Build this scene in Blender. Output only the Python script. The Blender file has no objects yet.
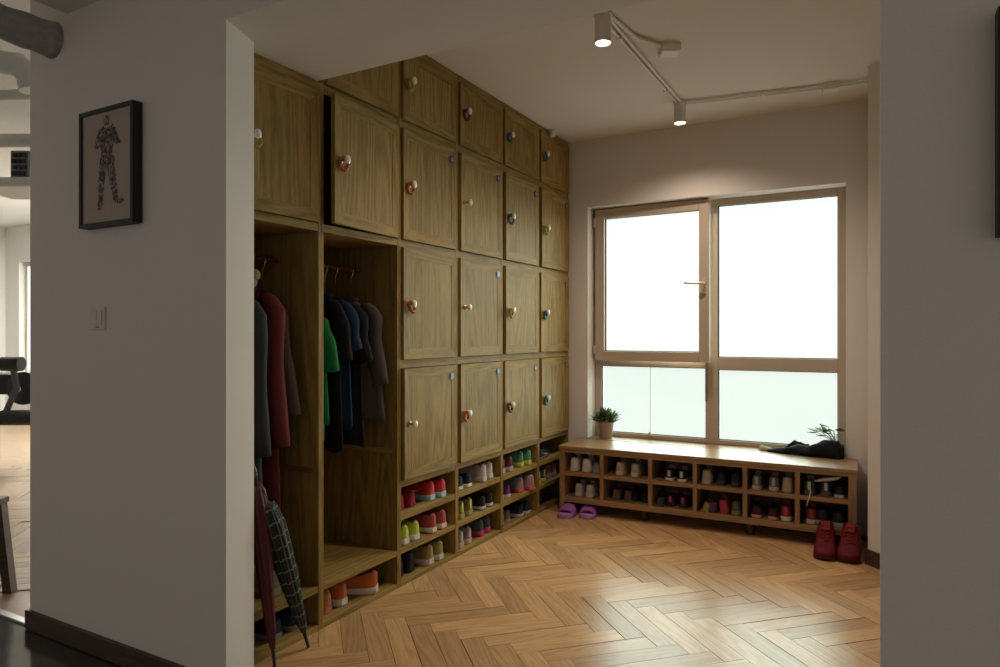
import bpy, bmesh, math, random
from mathutils import Vector, Matrix, Euler
random.seed(7)
S = bpy.context.scene
C = S.collection
PI = math.pi

# ---------------------------------------------------------------- camera, world, exposure
cam = bpy.data.objects.new('camera', bpy.data.cameras.new('camera'))
C.objects.link(cam)
cam.data.sensor_width = 36.0
cam.data.lens = 36.0 * 680 / 1000
cam.data.clip_start = 0.02
cam.location = (0, 0, 1.30)
cam.rotation_euler = (PI / 2, 0, math.atan(377 / 680))
S.camera = cam
w = bpy.data.worlds.new('world'); S.world = w; w.use_nodes = True
w.node_tree.nodes['Background'].inputs[0].default_value = (1.0, 0.93, 0.87, 1)
w.node_tree.nodes['Background'].inputs[1].default_value = 0.26
S.view_settings.view_transform = 'Standard'
S.view_settings.look = 'None'
S.view_settings.gamma = 1
S.view_settings.use_curve_mapping = False
S.view_settings.exposure = 0.35
WIN_UP, WIN_LOW = 0.80, 0.70        # brightness of the daylit frosted panes
sun = bpy.data.lights.new('daylight', 'SUN'); sun.energy = 34.0; sun.angle = math.radians(80); sun.color = (0.94, 1.0, 0.96)
suno = bpy.data.objects.new('daylight', sun); C.objects.link(suno)
suno.rotation_euler = Vector((-0.14, -1.0, -0.37)).to_track_quat('-Z', 'Y').to_euler()
SPOT_W = 44.0
GYM_FILL_W = 170.0

# ---------------------------------------------------------------- materials
MATS = {}
def newmat(name):
    m = bpy.data.materials.new(name); m.use_nodes = True
    nt = m.node_tree
    return m, nt, nt.nodes, nt.links, nt.nodes['Principled BSDF']
def plain(name, col, rough=0.6, metal=0.0, bump=0.0, bscale=60.0, var=0.0, spec=0.5, coat=0.0):
    if name in MATS: return MATS[name]
    m, nt, N, L, P = newmat(name)
    P.inputs['Base Color'].default_value = (*col, 1)
    P.inputs['Roughness'].default_value = rough
    P.inputs['Metallic'].default_value = metal
    P.inputs['Specular IOR Level'].default_value = spec
    P.inputs['Coat Weight'].default_value = coat
    tc = N.new('ShaderNodeTexCoord')
    nz = N.new('ShaderNodeTexNoise'); nz.inputs['Scale'].default_value = bscale; nz.inputs['Detail'].default_value = 3
    L.new(tc.outputs['Object'], nz.inputs['Vector'])
    if var > 0:
        mx = N.new('ShaderNodeMix'); mx.data_type = 'RGBA'
        mx.inputs[6].default_value = tuple(max(0, c * (1 - var)) for c in col) + (1,)
        mx.inputs[7].default_value = tuple(min(1, c * (1 + var)) for c in col) + (1,)
        L.new(nz.outputs['Fac'], mx.inputs[0]); L.new(mx.outputs[2], P.inputs['Base Color'])
    if bump > 0:
        b = N.new('ShaderNodeBump'); b.inputs['Strength'].default_value = bump; b.inputs['Distance'].default_value = 0.01
        L.new(nz.outputs['Fac'], b.inputs['Height']); L.new(b.outputs['Normal'], P.inputs['Normal'])
    MATS[name] = m
    return m
def emit(name, col, s, thru=0.0):
    if name in MATS: return MATS[name]
    m, nt, N, L, P = newmat(name)
    P.inputs['Base Color'].default_value = (0.25, 0.27, 0.26, 1)
    P.inputs['Roughness'].default_value = 0.35
    P.inputs['Emission Color'].default_value = (*col, 1)
    P.inputs['Emission Strength'].default_value = s
    if thru > 0:      # frosted film that lets part of the daylight straight through
        tr = N.new('ShaderNodeBsdfTransparent'); tr.inputs[0].default_value = (0.92, 1, 0.96, 1)
        mx = N.new('ShaderNodeMixShader'); mx.inputs[0].default_value = thru
        L.new(P.outputs[0], mx.inputs[1]); L.new(tr.outputs[0], mx.inputs[2])
        L.new(mx.outputs[0], N['Material Output'].inputs['Surface'])
    MATS[name] = m
    return m
def wood(name, axis, light, dark, rough=0.45, ring=9.0, vary=0.22, contrast=1.0, coat=0.0, spec=0.5):
    """oak grain running along a local axis; every object gets its own figure and tone"""
    m, nt, N, L, P = newmat(name)
    tc = N.new('ShaderNodeTexCoord'); oi = N.new('ShaderNodeObjectInfo')
    sc = {'x': (0.09, 1, 1), 'y': (1, 0.09, 1), 'z': (1, 1, 0.09)}[axis]
    off = N.new('ShaderNodeVectorMath'); off.operation = 'SCALE'
    cx = N.new('ShaderNodeCombineXYZ')
    for i in range(3): L.new(oi.outputs['Random'], cx.inputs[i])
    L.new(cx.outputs[0], off.inputs[0]); off.inputs['Scale'].default_value = 37.0
    add = N.new('ShaderNodeVectorMath'); add.operation = 'ADD'
    mp = N.new('ShaderNodeMapping'); mp.inputs['Scale'].default_value = sc
    L.new(tc.outputs['Object'], mp.inputs['Vector'])
    L.new(mp.outputs[0], add.inputs[0]); L.new(off.outputs[0], add.inputs[1])
    fine = N.new('ShaderNodeTexNoise'); fine.inputs['Scale'].default_value = 150; fine.inputs['Detail'].default_value = 4
    fine.inputs['Roughness'].default_value = 0.65
    L.new(add.outputs[0], fine.inputs['Vector'])
    big = N.new('ShaderNodeTexNoise'); big.inputs['Scale'].default_value = ring; big.inputs['Detail'].default_value = 1
    big.inputs['Roughness'].default_value = 0.3
    L.new(add.outputs[0], big.inputs['Vector'])
    mul = N.new('ShaderNodeMath'); mul.operation = 'MULTIPLY'; mul.inputs[1].default_value = 70.0
    L.new(big.outputs['Fac'], mul.inputs[0])
    sn = N.new('ShaderNodeMath'); sn.operation = 'SINE'; L.new(mul.outputs[0], sn.inputs[0])
    rg = N.new('ShaderNodeMapRange'); rg.inputs[1].default_value = -1; rg.inputs[2].default_value = 1
    rg.inputs[3].default_value = 0.35; rg.inputs[4].default_value = 0.75
    L.new(sn.outputs[0], rg.inputs[0])
    mixf = N.new('ShaderNodeMath'); mixf.operation = 'MULTIPLY_ADD'; mixf.inputs[1].default_value = 1.5 * contrast
    fo = N.new('ShaderNodeMath'); fo.operation = 'SUBTRACT'; fo.inputs[1].default_value = 0.5
    L.new(fine.outputs['Fac'], fo.inputs[0]); L.new(fo.outputs[0], mixf.inputs[0]); L.new(rg.outputs[0], mixf.inputs[2])
    cr = N.new('ShaderNodeMix'); cr.data_type = 'RGBA'
    cr.inputs[6].default_value = (*dark, 1); cr.inputs[7].default_value = (*light, 1)
    L.new(mixf.outputs[0], cr.inputs[0])
    tone = N.new('ShaderNodeMapRange'); tone.inputs[3].default_value = 1 - vary; tone.inputs[4].default_value = 1 + vary
    L.new(oi.outputs['Random'], tone.inputs[0])
    hsv = N.new('ShaderNodeHueSaturation')
    L.new(tone.outputs[0], hsv.inputs['Value']); L.new(cr.outputs[2], hsv.inputs['Color'])
    L.new(hsv.outputs[0], P.inputs['Base Color'])
    P.inputs['Roughness'].default_value = rough
    P.inputs['Specular IOR Level'].default_value = spec
    P.inputs['Coat Weight'].default_value = coat
    P.inputs['Coat Roughness'].default_value = 0.3
    b = N.new('ShaderNodeBump'); b.inputs['Strength'].default_value = 0.12; b.inputs['Distance'].default_value = 0.004
    L.new(mixf.outputs[0], b.inputs['Height']); L.new(b.outputs['Normal'], P.inputs['Normal'])
    MATS[name] = m
    return m
OAKL, OAKD = (0.36, 0.235, 0.070), (0.145, 0.085, 0.022)
WZ = wood('oak_upright', 'z', OAKL, OAKD, ring=7, vary=0.10, rough=0.55, contrast=0.95, spec=0.18)
WY = wood('oak_cross', 'y', OAKL, OAKD, ring=7, vary=0.10, rough=0.55, contrast=0.95, spec=0.18)
WX = wood('oak_deep', 'x', OAKL, OAKD, ring=7, vary=0.10, rough=0.55, contrast=0.95, spec=0.18)
BX = wood('bench_oak', 'x', (0.37, 0.215, 0.10), (0.19, 0.10, 0.042), ring=7, vary=0.08, rough=0.34)
BZ = wood('bench_oak_upright', 'z', (0.37, 0.215, 0.10), (0.19, 0.10, 0.042), ring=7, vary=0.08, rough=0.4)
FLO = wood('oak_parquet', 'x', (0.64, 0.385, 0.185), (0.42, 0.225, 0.095), ring=10, vary=0.20, rough=0.24, contrast=0.9)
GFLO = wood('gym_parquet', 'x', (0.42, 0.30, 0.19), (0.26, 0.17, 0.10), ring=10, vary=0.22, rough=0.30, contrast=0.8)
DKW = wood('dark_walnut', 'x', (0.085, 0.045, 0.022), (0.035, 0.018, 0.009), ring=9, vary=0.05)
PLASTER = plain('white_plaster', (0.72, 0.66, 0.605), 0.9, bump=0.06, bscale=180, var=0.025, spec=0.2)
CEIL = plain('ceiling_paint', (0.76, 0.70, 0.64), 0.9, bump=0.04, bscale=120, var=0.02, spec=0.2)
GYMW = plain('gym_plaster', (0.80, 0.80, 0.76), 0.9, bump=0.03, bscale=120, var=0.02, spec=0.2)
JOINT = plain('joint_dark', (0.06, 0.03, 0.014), 0.9)
VINYL = plain('window_frame_paint', (0.48, 0.385, 0.29), 0.42, var=0.03, bscale=20)
GASKET = plain('gasket', (0.02, 0.02, 0.02), 0.6)
CHROME = plain('chrome', (0.75, 0.75, 0.74), 0.22, 1.0)
BRASS = plain('brass', (0.62, 0.44, 0.2), 0.3, 1.0)
BLACK = plain('black_plastic', (0.012, 0.012, 0.013), 0.45)
WHITEP = plain('white_plastic', (0.64, 0.58, 0.53), 0.4)

# ---------------------------------------------------------------- mesh helpers
class MB:
    def __init__(s): s.v = []; s.f = []; s.uv = None
    def box(s, a, b):
        (x0, y0, z0), (x1, y1, z1) = a, b
        return s.hexa([(x0, y0, z0), (x1, y0, z0), (x1, y1, z0), (x0, y1, z0), (x0, y0, z1), (x1, y0, z1), (x1, y1, z1), (x0, y1, z1)])
    def hexa(s, p):
        n = len(s.v); s.v += [tuple(q) for q in p]
        for f in ((0, 3, 2, 1), (4, 5, 6, 7), (0, 1, 5, 4), (1, 2, 6, 5), (2, 3, 7, 6), (3, 0, 4, 7)): s.f.append(tuple(n + i for i in f))
        return s
    def prism(s, pts, z0, z1):
        n = len(s.v); k = len(pts)
        s.v += [(x, y, z0) for x, y in pts] + [(x, y, z1) for x, y in pts]
        s.f.append(tuple(n + i for i in reversed(range(k)))); s.f.append(tuple(n + k + i for i in range(k)))
        for i in range(k): j = (i + 1) % k; s.f.append((n + i, n + j, n + k + j, n + k + i))
        return s
    def rings(s, rings, cap=True, closed=True):
        n = len(s.v); k = len(rings[0])
        for r in rings: s.v += [tuple(p) for p in r]
        for a in range(len(rings) - 1):
            for i in range(k if closed else k - 1):
                j = (i + 1) % k
                s.f.append((n + a * k + i, n + a * k + j, n + (a + 1) * k + j, n + (a + 1) * k + i))
        if cap:
            s.f.append(tuple(n + i for i in reversed(range(k))))
            s.f.append(tuple(n + (len(rings) - 1) * k + i for i in range(k)))
        return s
    def tube(s, path, r, n=10, cap=True):
        P = [Vector(p) for p in path]; rr = r if isinstance(r, (list, tuple)) else [r] * len(P)
        T = (P[1] - P[0]).normalized()
        up = Vector((0, 0, 1)) if abs(T.z) < 0.9 else Vector((1, 0, 0))
        A = T.cross(up).normalized(); out = []
        for i, p in enumerate(P):
            t = (P[min(i + 1, len(P) - 1)] - P[max(i - 1, 0)]).normalized()
            A = (A - t * A.dot(t)).normalized(); B = t.cross(A)
            out.append([p + (A * math.cos(2 * PI * k / n) + B * math.sin(2 * PI * k / n)) * rr[i] for k in range(n)])
        return s.rings(out, cap)
    def lathe(s, prof, n=16, at=(0, 0, 0)):
        return s.rings([[(at[0] + r * math.cos(2 * PI * k / n), at[1] + r * math.sin(2 * PI * k / n), at[2] + z) for k in range(n)] for r, z in prof])
    def mesh(s, name, smooth=False):
        m = bpy.data.meshes.new(name); m.from_pydata(s.v, [], s.f); m.update()
        bm = bmesh.new(); bm.from_mesh(m); bmesh.ops.recalc_face_normals(bm, faces=bm.faces); bm.to_mesh(m); bm.free()
        if smooth:
            m.polygons.foreach_set('use_smooth', [True] * len(m.polygons))
            if smooth is not True: m.set_sharp_from_angle(angle=math.radians(smooth))
        return m
    def build(s, name, mat, parent=None, smooth=False, bevel=0.0):
        o = obj(name, s.mesh(name, smooth), mat, parent)
        if bevel:
            b = o.modifiers.new('bevel', 'BEVEL'); b.width = bevel; b.segments = 2; b.limit_method = 'ANGLE'
        return o
def obj(name, mesh, mat, parent=None):
    o = bpy.data.objects.new(name, mesh); C.objects.link(o)
    if mesh is not None and mat is not None:
        if len(mesh.materials) == 0: mesh.materials.append(mat)
        elif mesh.materials[0] is not mat:
            o.material_slots[0].link = 'OBJECT'; o.material_slots[0].material = mat
    if parent is not None: o.parent = parent
    return o
def tag(o, label, cat, group=None):
    o['label'] = label; o['category'] = cat
    if group: o['group'] = group
    return o
def thing(name, label, cat, loc=(0, 0, 0), rz=0, group=None):
    o = bpy.data.objects.new(name, None); C.objects.link(o); o.empty_display_size = 0.05
    o.location = loc; o.rotation_euler = (0, 0, rz)
    return tag(o, label, cat, group)
def struct(name, mb, mat, parent=None, **k):
    o = mb.build(name, mat, parent, **k)
    if parent is None: o['kind'] = 'structure'
    return o

# ---------------------------------------------------------------- the setting
FX = -2.136                                   # plane of the locker fronts
YW = 4.98                                     # window wall
CZ = 2.81                                     # locker room ceiling
BZb = 2.402                                   # underside of the beam
# window wall with its opening
OX0, OX1, OZ0, OZ1 = -1.978, -0.178, 0.44, 2.287
m = MB()
m.box((-2.75, YW, -.06), (OX0, YW + 0.26, CZ)); m.box((OX1, YW, -.06), (1.2, YW + 0.26, CZ))
m.box((OX0, YW, OZ1), (OX1, YW + 0.26, CZ)); m.box((OX0, YW, -.06), (OX1, YW + 0.26, OZ0))
struct('wall_back', m, PLASTER)
struct('wall_locker_side', MB().box((-2.80, 1.80, -.06), (-2.66, YW, CZ)), PLASTER)
# angled wall face at the right of the bench
m = MB().prism([(-0.045, 4.36), (0.95, 3.40), (1.2, 3.40), (1.2, YW), (-0.045, YW)], -.06, CZ)
struct('wall_right', m, PLASTER)
d = Vector((0.995, -0.96)).normalized(); nn = Vector((-d.y, d.x)) * -1
def off(p, a, b): return (p[0] + d.x * a + nn.x * b, p[1] + d.y * a + nn.y * b)
p0 = (-0.045, 4.36)
struct('baseboard_right', MB().prism([off(p0, -0.01, 0.0), off(p0, 1.3, 0.0), off(p0, 1.3, 0.014), off(p0, -0.01, 0.014)], 0, 0.085), DKW)
# front wall with the wide opening; its left end is splayed
struct('wall_front_left', MB().prism([(-3.27, 1.62), (-1.997, 1.62), (-2.063, 1.80), (-3.27, 1.80)], -.06, BZb), PLASTER)
struct('wall_front_right', MB().box((0.006, 1.62, -.06), (2.6, 1.80, BZb)), PLASTER)
struct('wall_lintel', MB().box((-3.27, 1.62, BZb), (2.6, 2.21, CZ + 0.1)), PLASTER)
struct('baseboard_front', MB().box((-3.285, 1.604, 0), (-2.03, 1.62, 0.082)).box((-3.285, 1.62, 0), (-3.27, 1.80, 0.082)), DKW, bevel=0.003)
struct('ceiling', MB().box((-2.80, 2.21, CZ), (1.2, YW, CZ + 0.12)), CEIL)
struct('ceiling_hall', MB().box((-2.98, -2.5, 2.645), (2.6, 1.62, 2.95)), CEIL)
struct('wall_side_passage', MB().box((0.95, 1.80, -.06), (1.10, 3.42, CZ)), PLASTER)

# floors
struct('floor_hall', MB().box((-12.2, -2.5, -0.06), (2.6, 1.625, -0.004)),
       plain('dark_polished_concrete', (0.055, 0.05, 0.042), 0.16, bump=0.12, bscale=9, var=0.35))
floor = struct('floor', MB().box((-2.80, 1.645, -0.06), (1.2, YW, -0.008)), JOINT)
gfloor = struct('floor_gym', MB().box((-12.2, 1.645, -0.06), (-2.80, 7, -0.006)),
                plain('gym_floor_far', (0.33, 0.23, 0.145), 0.3, bump=0.1, bscale=14, var=0.25))
struct('trim_1', MB().box((-12.2, 1.625, -0.03), (-3.28, 1.66, 0.006)), plain('threshold_metal', (0.55, 0.55, 0.53), 0.3, 1.0), bevel=0.003)

PW, PL = 0.0965, 0.4825
e1 = Vector((-1, 1)) / math.sqrt(2); e2 = Vector((1, 1)) / math.sqrt(2)
ga, gb = 0.0001, 0.0006
plank_mesh = MB().hexa([(ga, ga, -0.012), (PL - ga, ga, -0.012), (PL - ga, PW - ga, -0.012), (ga, PW - ga, -0.012),
                        (gb, gb, 0), (PL - gb, gb, 0), (PL - gb, PW - gb, 0), (gb, PW - gb, 0)]).mesh('plank')
plank_mesh2 = plank_mesh.copy()
def herringbone(origin, keep, parent, mesh, mat, rng):
    n = 0
    for r in range(-12, 16):
        for k in range(-60, 60):
            for q in (0, 1):
                if q == 0: a0, b0, dirv = -k * PW, k * PW, e1
                else: a0, b0, dirv = -k * PW, (k + 1) * PW - PL, e2
                a0 += r * PL; b0 += r * PL
                o2 = Vector(origin) + e1 * a0 + e2 * b0
                if q == 0:   # along e1, width along e2: rotate +135, start so that the width falls on +e2
                    ang = math.radians(135); loc = o2 + e2 * PW
                else:        # along e2, width on -e1
                    ang = math.radians(45); loc = o2 - e1 * PW
                ctr = loc + Vector((math.cos(ang), math.sin(ang))) * PL / 2 + Vector((-math.sin(ang), math.cos(ang))) * PW / 2
                if not keep(ctr.x, ctr.y): continue
                g = rng.uniform(0, 0.0022)
                o = obj('plank', mesh, mat, parent)
                o.location = (loc.x, loc.y, rng.uniform(-0.0012, 0.0))
                o.rotation_euler = (rng.uniform(-0.004, 0.004), 0, ang + rng.uniform(-0.002, 0.002))
                sx = 1 - g; o.scale = (sx, 1 - (rng.uniform(0.02, 0.045) if rng.random() < .3 else rng.uniform(0, 0.008)), 1)
                n += 1
    return n
rng = random.Random(3)
org = Vector((-1.687, 2.855)) - e2 * PW
def keep_main(x, y):
    return -2.36 < x < 0.55 and y < 4.86 and y > 1.55 + 0.50 * (x + 2.1) and not (x > 0.1 and x + y > 4.75) and y > 1.80
n1 = herringbone(org, keep_main, floor, plank_mesh, FLO, rng)
def keep_gym(x, y):
    dd = -0.4848 * x + 0.8746 * y; rr = 0.8746 * x + 0.4848 * y
    return 2.6 < dd < 6.6 and -0.80 < rr / dd < -0.655 and y > 1.9
n2 = herringbone((-3.4, 2.1), keep_gym, gfloor, plank_mesh2, GFLO, rng)
print('planks', n1, n2)

# window
wy = YW + 0.16                                # room side face of the fixed frame
def frame_bar(name, x0, x1, z0, z1, parent, y0=None, y1=None, mat=VINYL, bev=0.004):
    return MB().box((x0, wy if y0 is None else y0, z0), (x1, wy + 0.06 if y1 is None else y1, z1)).build(name, mat, parent, bevel=bev)
WINR = bpy.data.objects.new('window_1', None); C.objects.link(WINR); WINR['kind'] = 'structure'
fz0, fz1 = 0.487, OZ1
frame_bar('frame_post', OX0, -1.925, fz0, fz1, WINR); frame_bar('frame_post', -0.232, OX1, fz0, fz1, WINR)
frame_bar('frame_head', -1.925, -0.232, 2.236, fz1, WINR); frame_bar('frame_sill', -1.925, -0.232, fz0, 0.520, WINR)
frame_bar('mullion', -1.110, -1.022, 0.520, 2.236, WINR)
frame_bar('transom', -1.925, -1.110, 1.043, 1.118, WINR); frame_bar('transom', -1.022, -0.232, 1.035, 1.125, WINR)
PU = emit('daylit_frosted_glass_upper', (0.96, 1.0, 0.975), WIN_UP, 0.4)
PLo = emit('daylit_frosted_glass_lower', (0.93, 1.0, 0.96), WIN_LOW, 0.4)
def pane(x0, x1, z0, z1, mat, parent, y, gk=0.007):
    o = MB().box((x0, y + 0.012, z0), (x1, y + 0.018, z1)).build('pane', mat, parent)
    g = MB()
    g.box((x0 - .002, y + .004, z0 - .002), (x0 + gk, y + .012, z1)); g.box((x1 - gk * .5, y + .004, z0), (x1 + .002, y + .012, z1))
    g.box((x0, y + .004, z1 - gk * .6), (x1, y + .012, z1 + .002)); g.box((x0, y + .004, z0 - .002), (x1, y + .012, z0 + gk * .8))
    g.build('gasket', GASKET, o)
    return o
pane(-1.022, -0.232, 1.125, 2.236, PU, WINR, wy + 0.01)
pane(-1.925, -1.110, 0.520, 1.043, PLo, WINR, wy + 0.01)
pane(-1.022, -0.232, 0.520, 1.035, PLo, WINR, wy + 0.01)
# the sash standing slightly open into the room, hinged on its left side
SW, SZ0, SZ1 = 0.890, 1.088, 2.278
sash = MB()
sash.box((0, -0.058, 0), (0.074, 0, SZ1 - SZ0)); sash.box((SW - 0.074, -0.058, 0), (SW, 0, SZ1 - SZ0))
sash.box((0.074, -0.058, 0), (SW - 0.074, 0, 0.074)); sash.box((0.074, -0.058, SZ1 - SZ0 - 0.074), (SW - 0.074, 0, SZ1 - SZ0))
sash = sash.build('sash', VINYL, WINR, bevel=0.004)
sash.location = (-1.950, wy - 0.004, SZ0); sash.rotation_euler = (0, 0, -0.045)
pane(0.074, SW - 0.074, 0.074, SZ1 - SZ0 - 0.074, PU, sash, -0.034)
hd = MB(); hd.box((SW - 0.046, -0.066, 0.50), (SW - 0.020, -0.058, 0.62))
hd.tube([(SW - 0.033, -0.062, 0.575), (SW - 0.033, -0.10, 0.575), (SW - 0.045, -0.108, 0.576), (SW - 0.165, -0.108, 0.582)], 0.010, 10)
hd.build('handle', plain('handle_metal', (0.72, 0.62, 0.52), 0.35, 0.5), sash, smooth=40)
for z in (0.05, 1.05):
    hg = MB(); hg.lathe([(0.009, 0), (0.009, 0.07)], 10, (-0.006, -0.062, z)); hg.build('hinge', VINYL, sash, smooth=40)
MB().box((-1.106, wy + 0.004, 1.12), (-1.100, wy - 0.003, 2.23)).build('lock_strip', CHROME, WINR)
MB().box((-1.112, wy - 0.006, 0.80), (-1.094, wy + 0.001, 1.10)).build('sash_shadow', plain('sash_shadow', (0.27, 0.2, 0.14), 0.5), WINR, bevel=0.002)  # brown strip standing in for the ajar sash's shadow on the mullion
c_ = MB().tube([(-1.529, wy + 0.008, 1.04), (-1.529, wy + 0.008, 0.53)], 0.0022, 6).build('blind_cord', plain('cord', (0.55, 0.55, 0.5), 0.6), WINR)
MB().lathe([(0.002, 0.03), (0.012, 0.02), (0.014, 0.0), (0.006, -0.004)], 10, (-1.529, wy - 0.006, 0.515)).build('cord_pull', plain('cord_pull', (0.55, 0.5, 0.2), 0.4), WINR, smooth=40)
sill = struct('window_sill', MB().box((OX0, YW - 0.03, OZ0), (OX1, wy + 0.01, 0.487)), BX)

# hall wall fittings
sw = thing('light_switch', 'white double rocker light switch on the grey front wall', 'switch', (-2.75, 1.62, 1.361))
MB().box((-0.047, -0.009, -0.047), (0.047, 0, 0.047)).build('switch_plate', WHITEP, sw, bevel=0.003)
for x in (-0.017, 0.017): MB().box((x - 0.0155, -0.0135, -0.025), (x + 0.0155, -0.009, 0.033)).build('rocker', WHITEP, sw, bevel=0.002)
MB().box((-0.012, -0.0105, -0.038), (0.012, -0.009, -0.032)).build('switch_mark', plain('switch_mark', (0.2, 0.18, 0.17), 0.5), sw)

def picture(x0, x1, z0, z1, label):
    t = thing('framed_picture', label, 'picture', ((x0 + x1) / 2, 1.62, (z0 + z1) / 2))
    a, b = (x1 - x0) / 2, (z1 - z0) / 2; k = 0.016; D = 0.042
    for n, p, q in (('frame_side', (-a, -D, -b), (-a + k, -0.002, b)), ('frame_side', (a - k, -D, -b), (a, -0.002, b)),
                    ('frame_rail', (-a + k, -D, b - k), (a - k, -0.002, b)), ('frame_rail', (-a + k, -D, -b), (a - k, -0.002, -b + k))):
        MB().box(p, q).build(n, plain('black_frame', (0.008, 0.008, 0.009), 0.5), t)
    return t, a - k, b - k, D
t, a, b, D = picture(-2.822, -2.467, 1.723, 2.187, 'black framed picture of a standing mosaic figure on the grey wall')
MB().box((-a, -D + 0.008, -b), (a, -D + 0.012, b)).build('print', plain('print_paper', (0.40, 0.325, 0.265), 0.7), t)
# a standing figure pieced together from small coloured scraps: flat print
rf = random.Random(11)
def limb(p, q, r0, r1, n):
    out = []
    n = int(n * 2.4)
    for i in range(n):
        s_ = (i + rf.random()) / n
        out.append((p[0] + (q[0] - p[0]) * s_ + rf.uniform(-1, 1) * (r0 + (r1 - r0) * s_), p[1] + (q[1] - p[1]) * s_ + rf.uniform(-.006, .006)))
    return out
scr = limb((0.0, 0.165), (0.0, 0.145), .010, .014, 16) + limb((0, 0.128), (0, 0.0), .034, .026, 110)
scr += limb((-0.03, 0.12), (-0.052, 0.06), .013, .011, 36) + limb((-0.052, 0.06), (-0.005, 0.095), .010, .009, 26)
scr += limb((0.03, 0.12), (0.058, 0.065), .013, .011, 36) + limb((0.058, 0.065), (0.008, 0.095), .010, .009, 26)
scr += limb((-0.012, 0.01), (-0.03, -0.095), .020, .013, 70) + limb((-0.03, -0.095), (-0.036, -0.185), .012, .010, 50)
scr += limb((0.016, 0.01), (0.034, -0.09), .020, .013, 70) + limb((0.034, -0.09), (0.050, -0.155), .012, .010, 40) + limb((0.045, -0.16), (0.078, -0.170), .006, .008, 26)
k = MB()
for (x, z) in scr:
    s_ = rf.uniform(0.0060, 0.0095); an = rf.uniform(0, PI); n = len(k.v); yy = -D + 0.0075 - rf.random() * 0.0008
    k.v += [(x * 1.25 + s_ * math.cos(an + i * PI / 2), yy, z + .025 + s_ * math.sin(an + i * PI / 2)) for i in range(4)]; k.f.append((n, n + 1, n + 2, n + 3))
pm, nt, N, L, P = newmat('printed_scraps')
vo = N.new('ShaderNodeTexVoronoi'); vo.inputs['Scale'].default_value = 110; tc = N.new('ShaderNodeTexCoord'); L.new(tc.outputs['Object'], vo.inputs['Vector'])
rp = N.new('ShaderNodeValToRGB'); sp = N.new('ShaderNodeSeparateColor'); L.new(vo.outputs['Color'], sp.inputs[0]); L.new(sp.outputs[0], rp.inputs[0]); L.new(rp.outputs[0], P.inputs['Base Color'])
rp.color_ramp.interpolation = 'CONSTANT'
for i, c_ in enumerate([(0.03, 0.02, 0.02), (0.16, 0.055, 0.035), (0.075, 0.085, 0.11), (0.22, 0.15, 0.10), (0.27, 0.27, 0.28), (0.08, 0.04, 0.05)]):
    el = rp.color_ramp.elements[i] if i < 2 else rp.color_ramp.elements.new(.99)
    el.color = (*c_, 1)
for i, el in enumerate(rp.color_ramp.elements): el.position = i / 6
P.inputs['Roughness'].default_value = .7
k.build('printed_figure', pm, t)['kind'] = 'stuff'
t, a, b, D = picture(0.200, 0.545, 1.485, 1.918, 'black framed picture at the edge of the right hand hall wall')
MB().box((-a, -D + 0.008, -b), (a, -D + 0.012, b)).build('print', plain('print_paper', (0.40, 0.325, 0.265), 0.7), t)

# ---------------------------------------------------------------- lockers
BY = [1.806, 2.232, 2.790, 3.337, 3.880, 4.425, 4.968]
XB = -2.645
TH = 0.016
rows = [(0.545, 1.119), (1.166, 1.741), (1.785, 2.355), (2.402, 2.770)]     # door bottoms and tops, lowest first
SH = [(0.166, 0.194), (0.338, 0.370)]                                        # shoe shelves
def mitre(p0, p1, q1, q0, t0, t1):
    """frame member seen from the front: outer edge p0-p1, inner edge q0-q1 in (y, z); thickness t0 outside, t1 inside"""
    pts = [p0, p1, q1, q0]; th = [t0, t0, t1, t1]
    return MB().hexa([(0, y, z) for y, z in pts] + [(th[i], y, z) for i, (y, z) in enumerate(pts)])
_door = {}
def door_meshes(W, H):
    key = (round(W, 4), round(H, 4))
    if key in _door: return _door[key]
    s_ = 0.056; k = 0.001
    r = {}
    r['panel'] = MB().box((0.002, -W + 0.03, 0.03), (0.0150, -0.03, H - 0.03)).mesh('door')
    r['right'] = mitre((0, 0), (0, H), (-s_, H - s_), (-s_, s_), 0.020, 0.0165).mesh('stile')
    r['left'] = mitre((-W, 0), (-W, H), (-W + s_, H - s_), (-W + s_, s_), 0.020, 0.0165).mesh('stile')
    r['bot'] = mitre((-k, 0), (-W + k, 0), (-W + s_, s_ - k), (-s_, s_ - k), 0.020, 0.0165).mesh('rail')
    r['top'] = mitre((-k, H), (-W + k, H), (-W + s_, H - s_ + k), (-s_, H - s_ + k), 0.020, 0.0165).mesh('rail')
    _door[key] = r
    return r
PORC = plain('knob_porcelain', (0.82, 0.78, 0.72), 0.18, coat=0.6)
knob_mesh = MB(); kn = 14
knob_mesh.rings([[(x, r * 0.78 * math.cos(2 * PI * i / kn), r * math.sin(2 * PI * i / kn)) for i in range(kn)]
                 for x, r in ((0.026, 0.008), (0.029, 0.017), (0.035, 0.0205), (0.042, 0.018), (0.046, 0.010))])
knob_mesh = knob_mesh.mesh('knob', 35)
base_mesh = MB(); base_mesh.rings([[(x, r * math.cos(2 * PI * i / 12), r * math.sin(2 * PI * i / 12)) for i in range(12)]
                 for x, r in ((0, 0.015), (0.004, 0.014), (0.008, 0.008), (0.026, 0.0075))])
base_mesh = base_mesh.mesh('knob_stem', 35)
PLATE = plain('number_plate_blue', (0.035, 0.045, 0.13), 0.35)
PLATE2 = plain('number_plate_print', (0.30, 0.32, 0.38), 0.4)
plate_mesh = MB().box((0, -0.017, -0.019), (0.003, 0.017, 0.019)).mesh('number_plate')
print_mesh = MB().box((0.003, -0.009, -0.010), (0.0036, -0.002, 0.010)).box((0.003, 0.002, -0.010), (0.0036, 0.009, 0.010)).mesh('plate_print')
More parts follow.
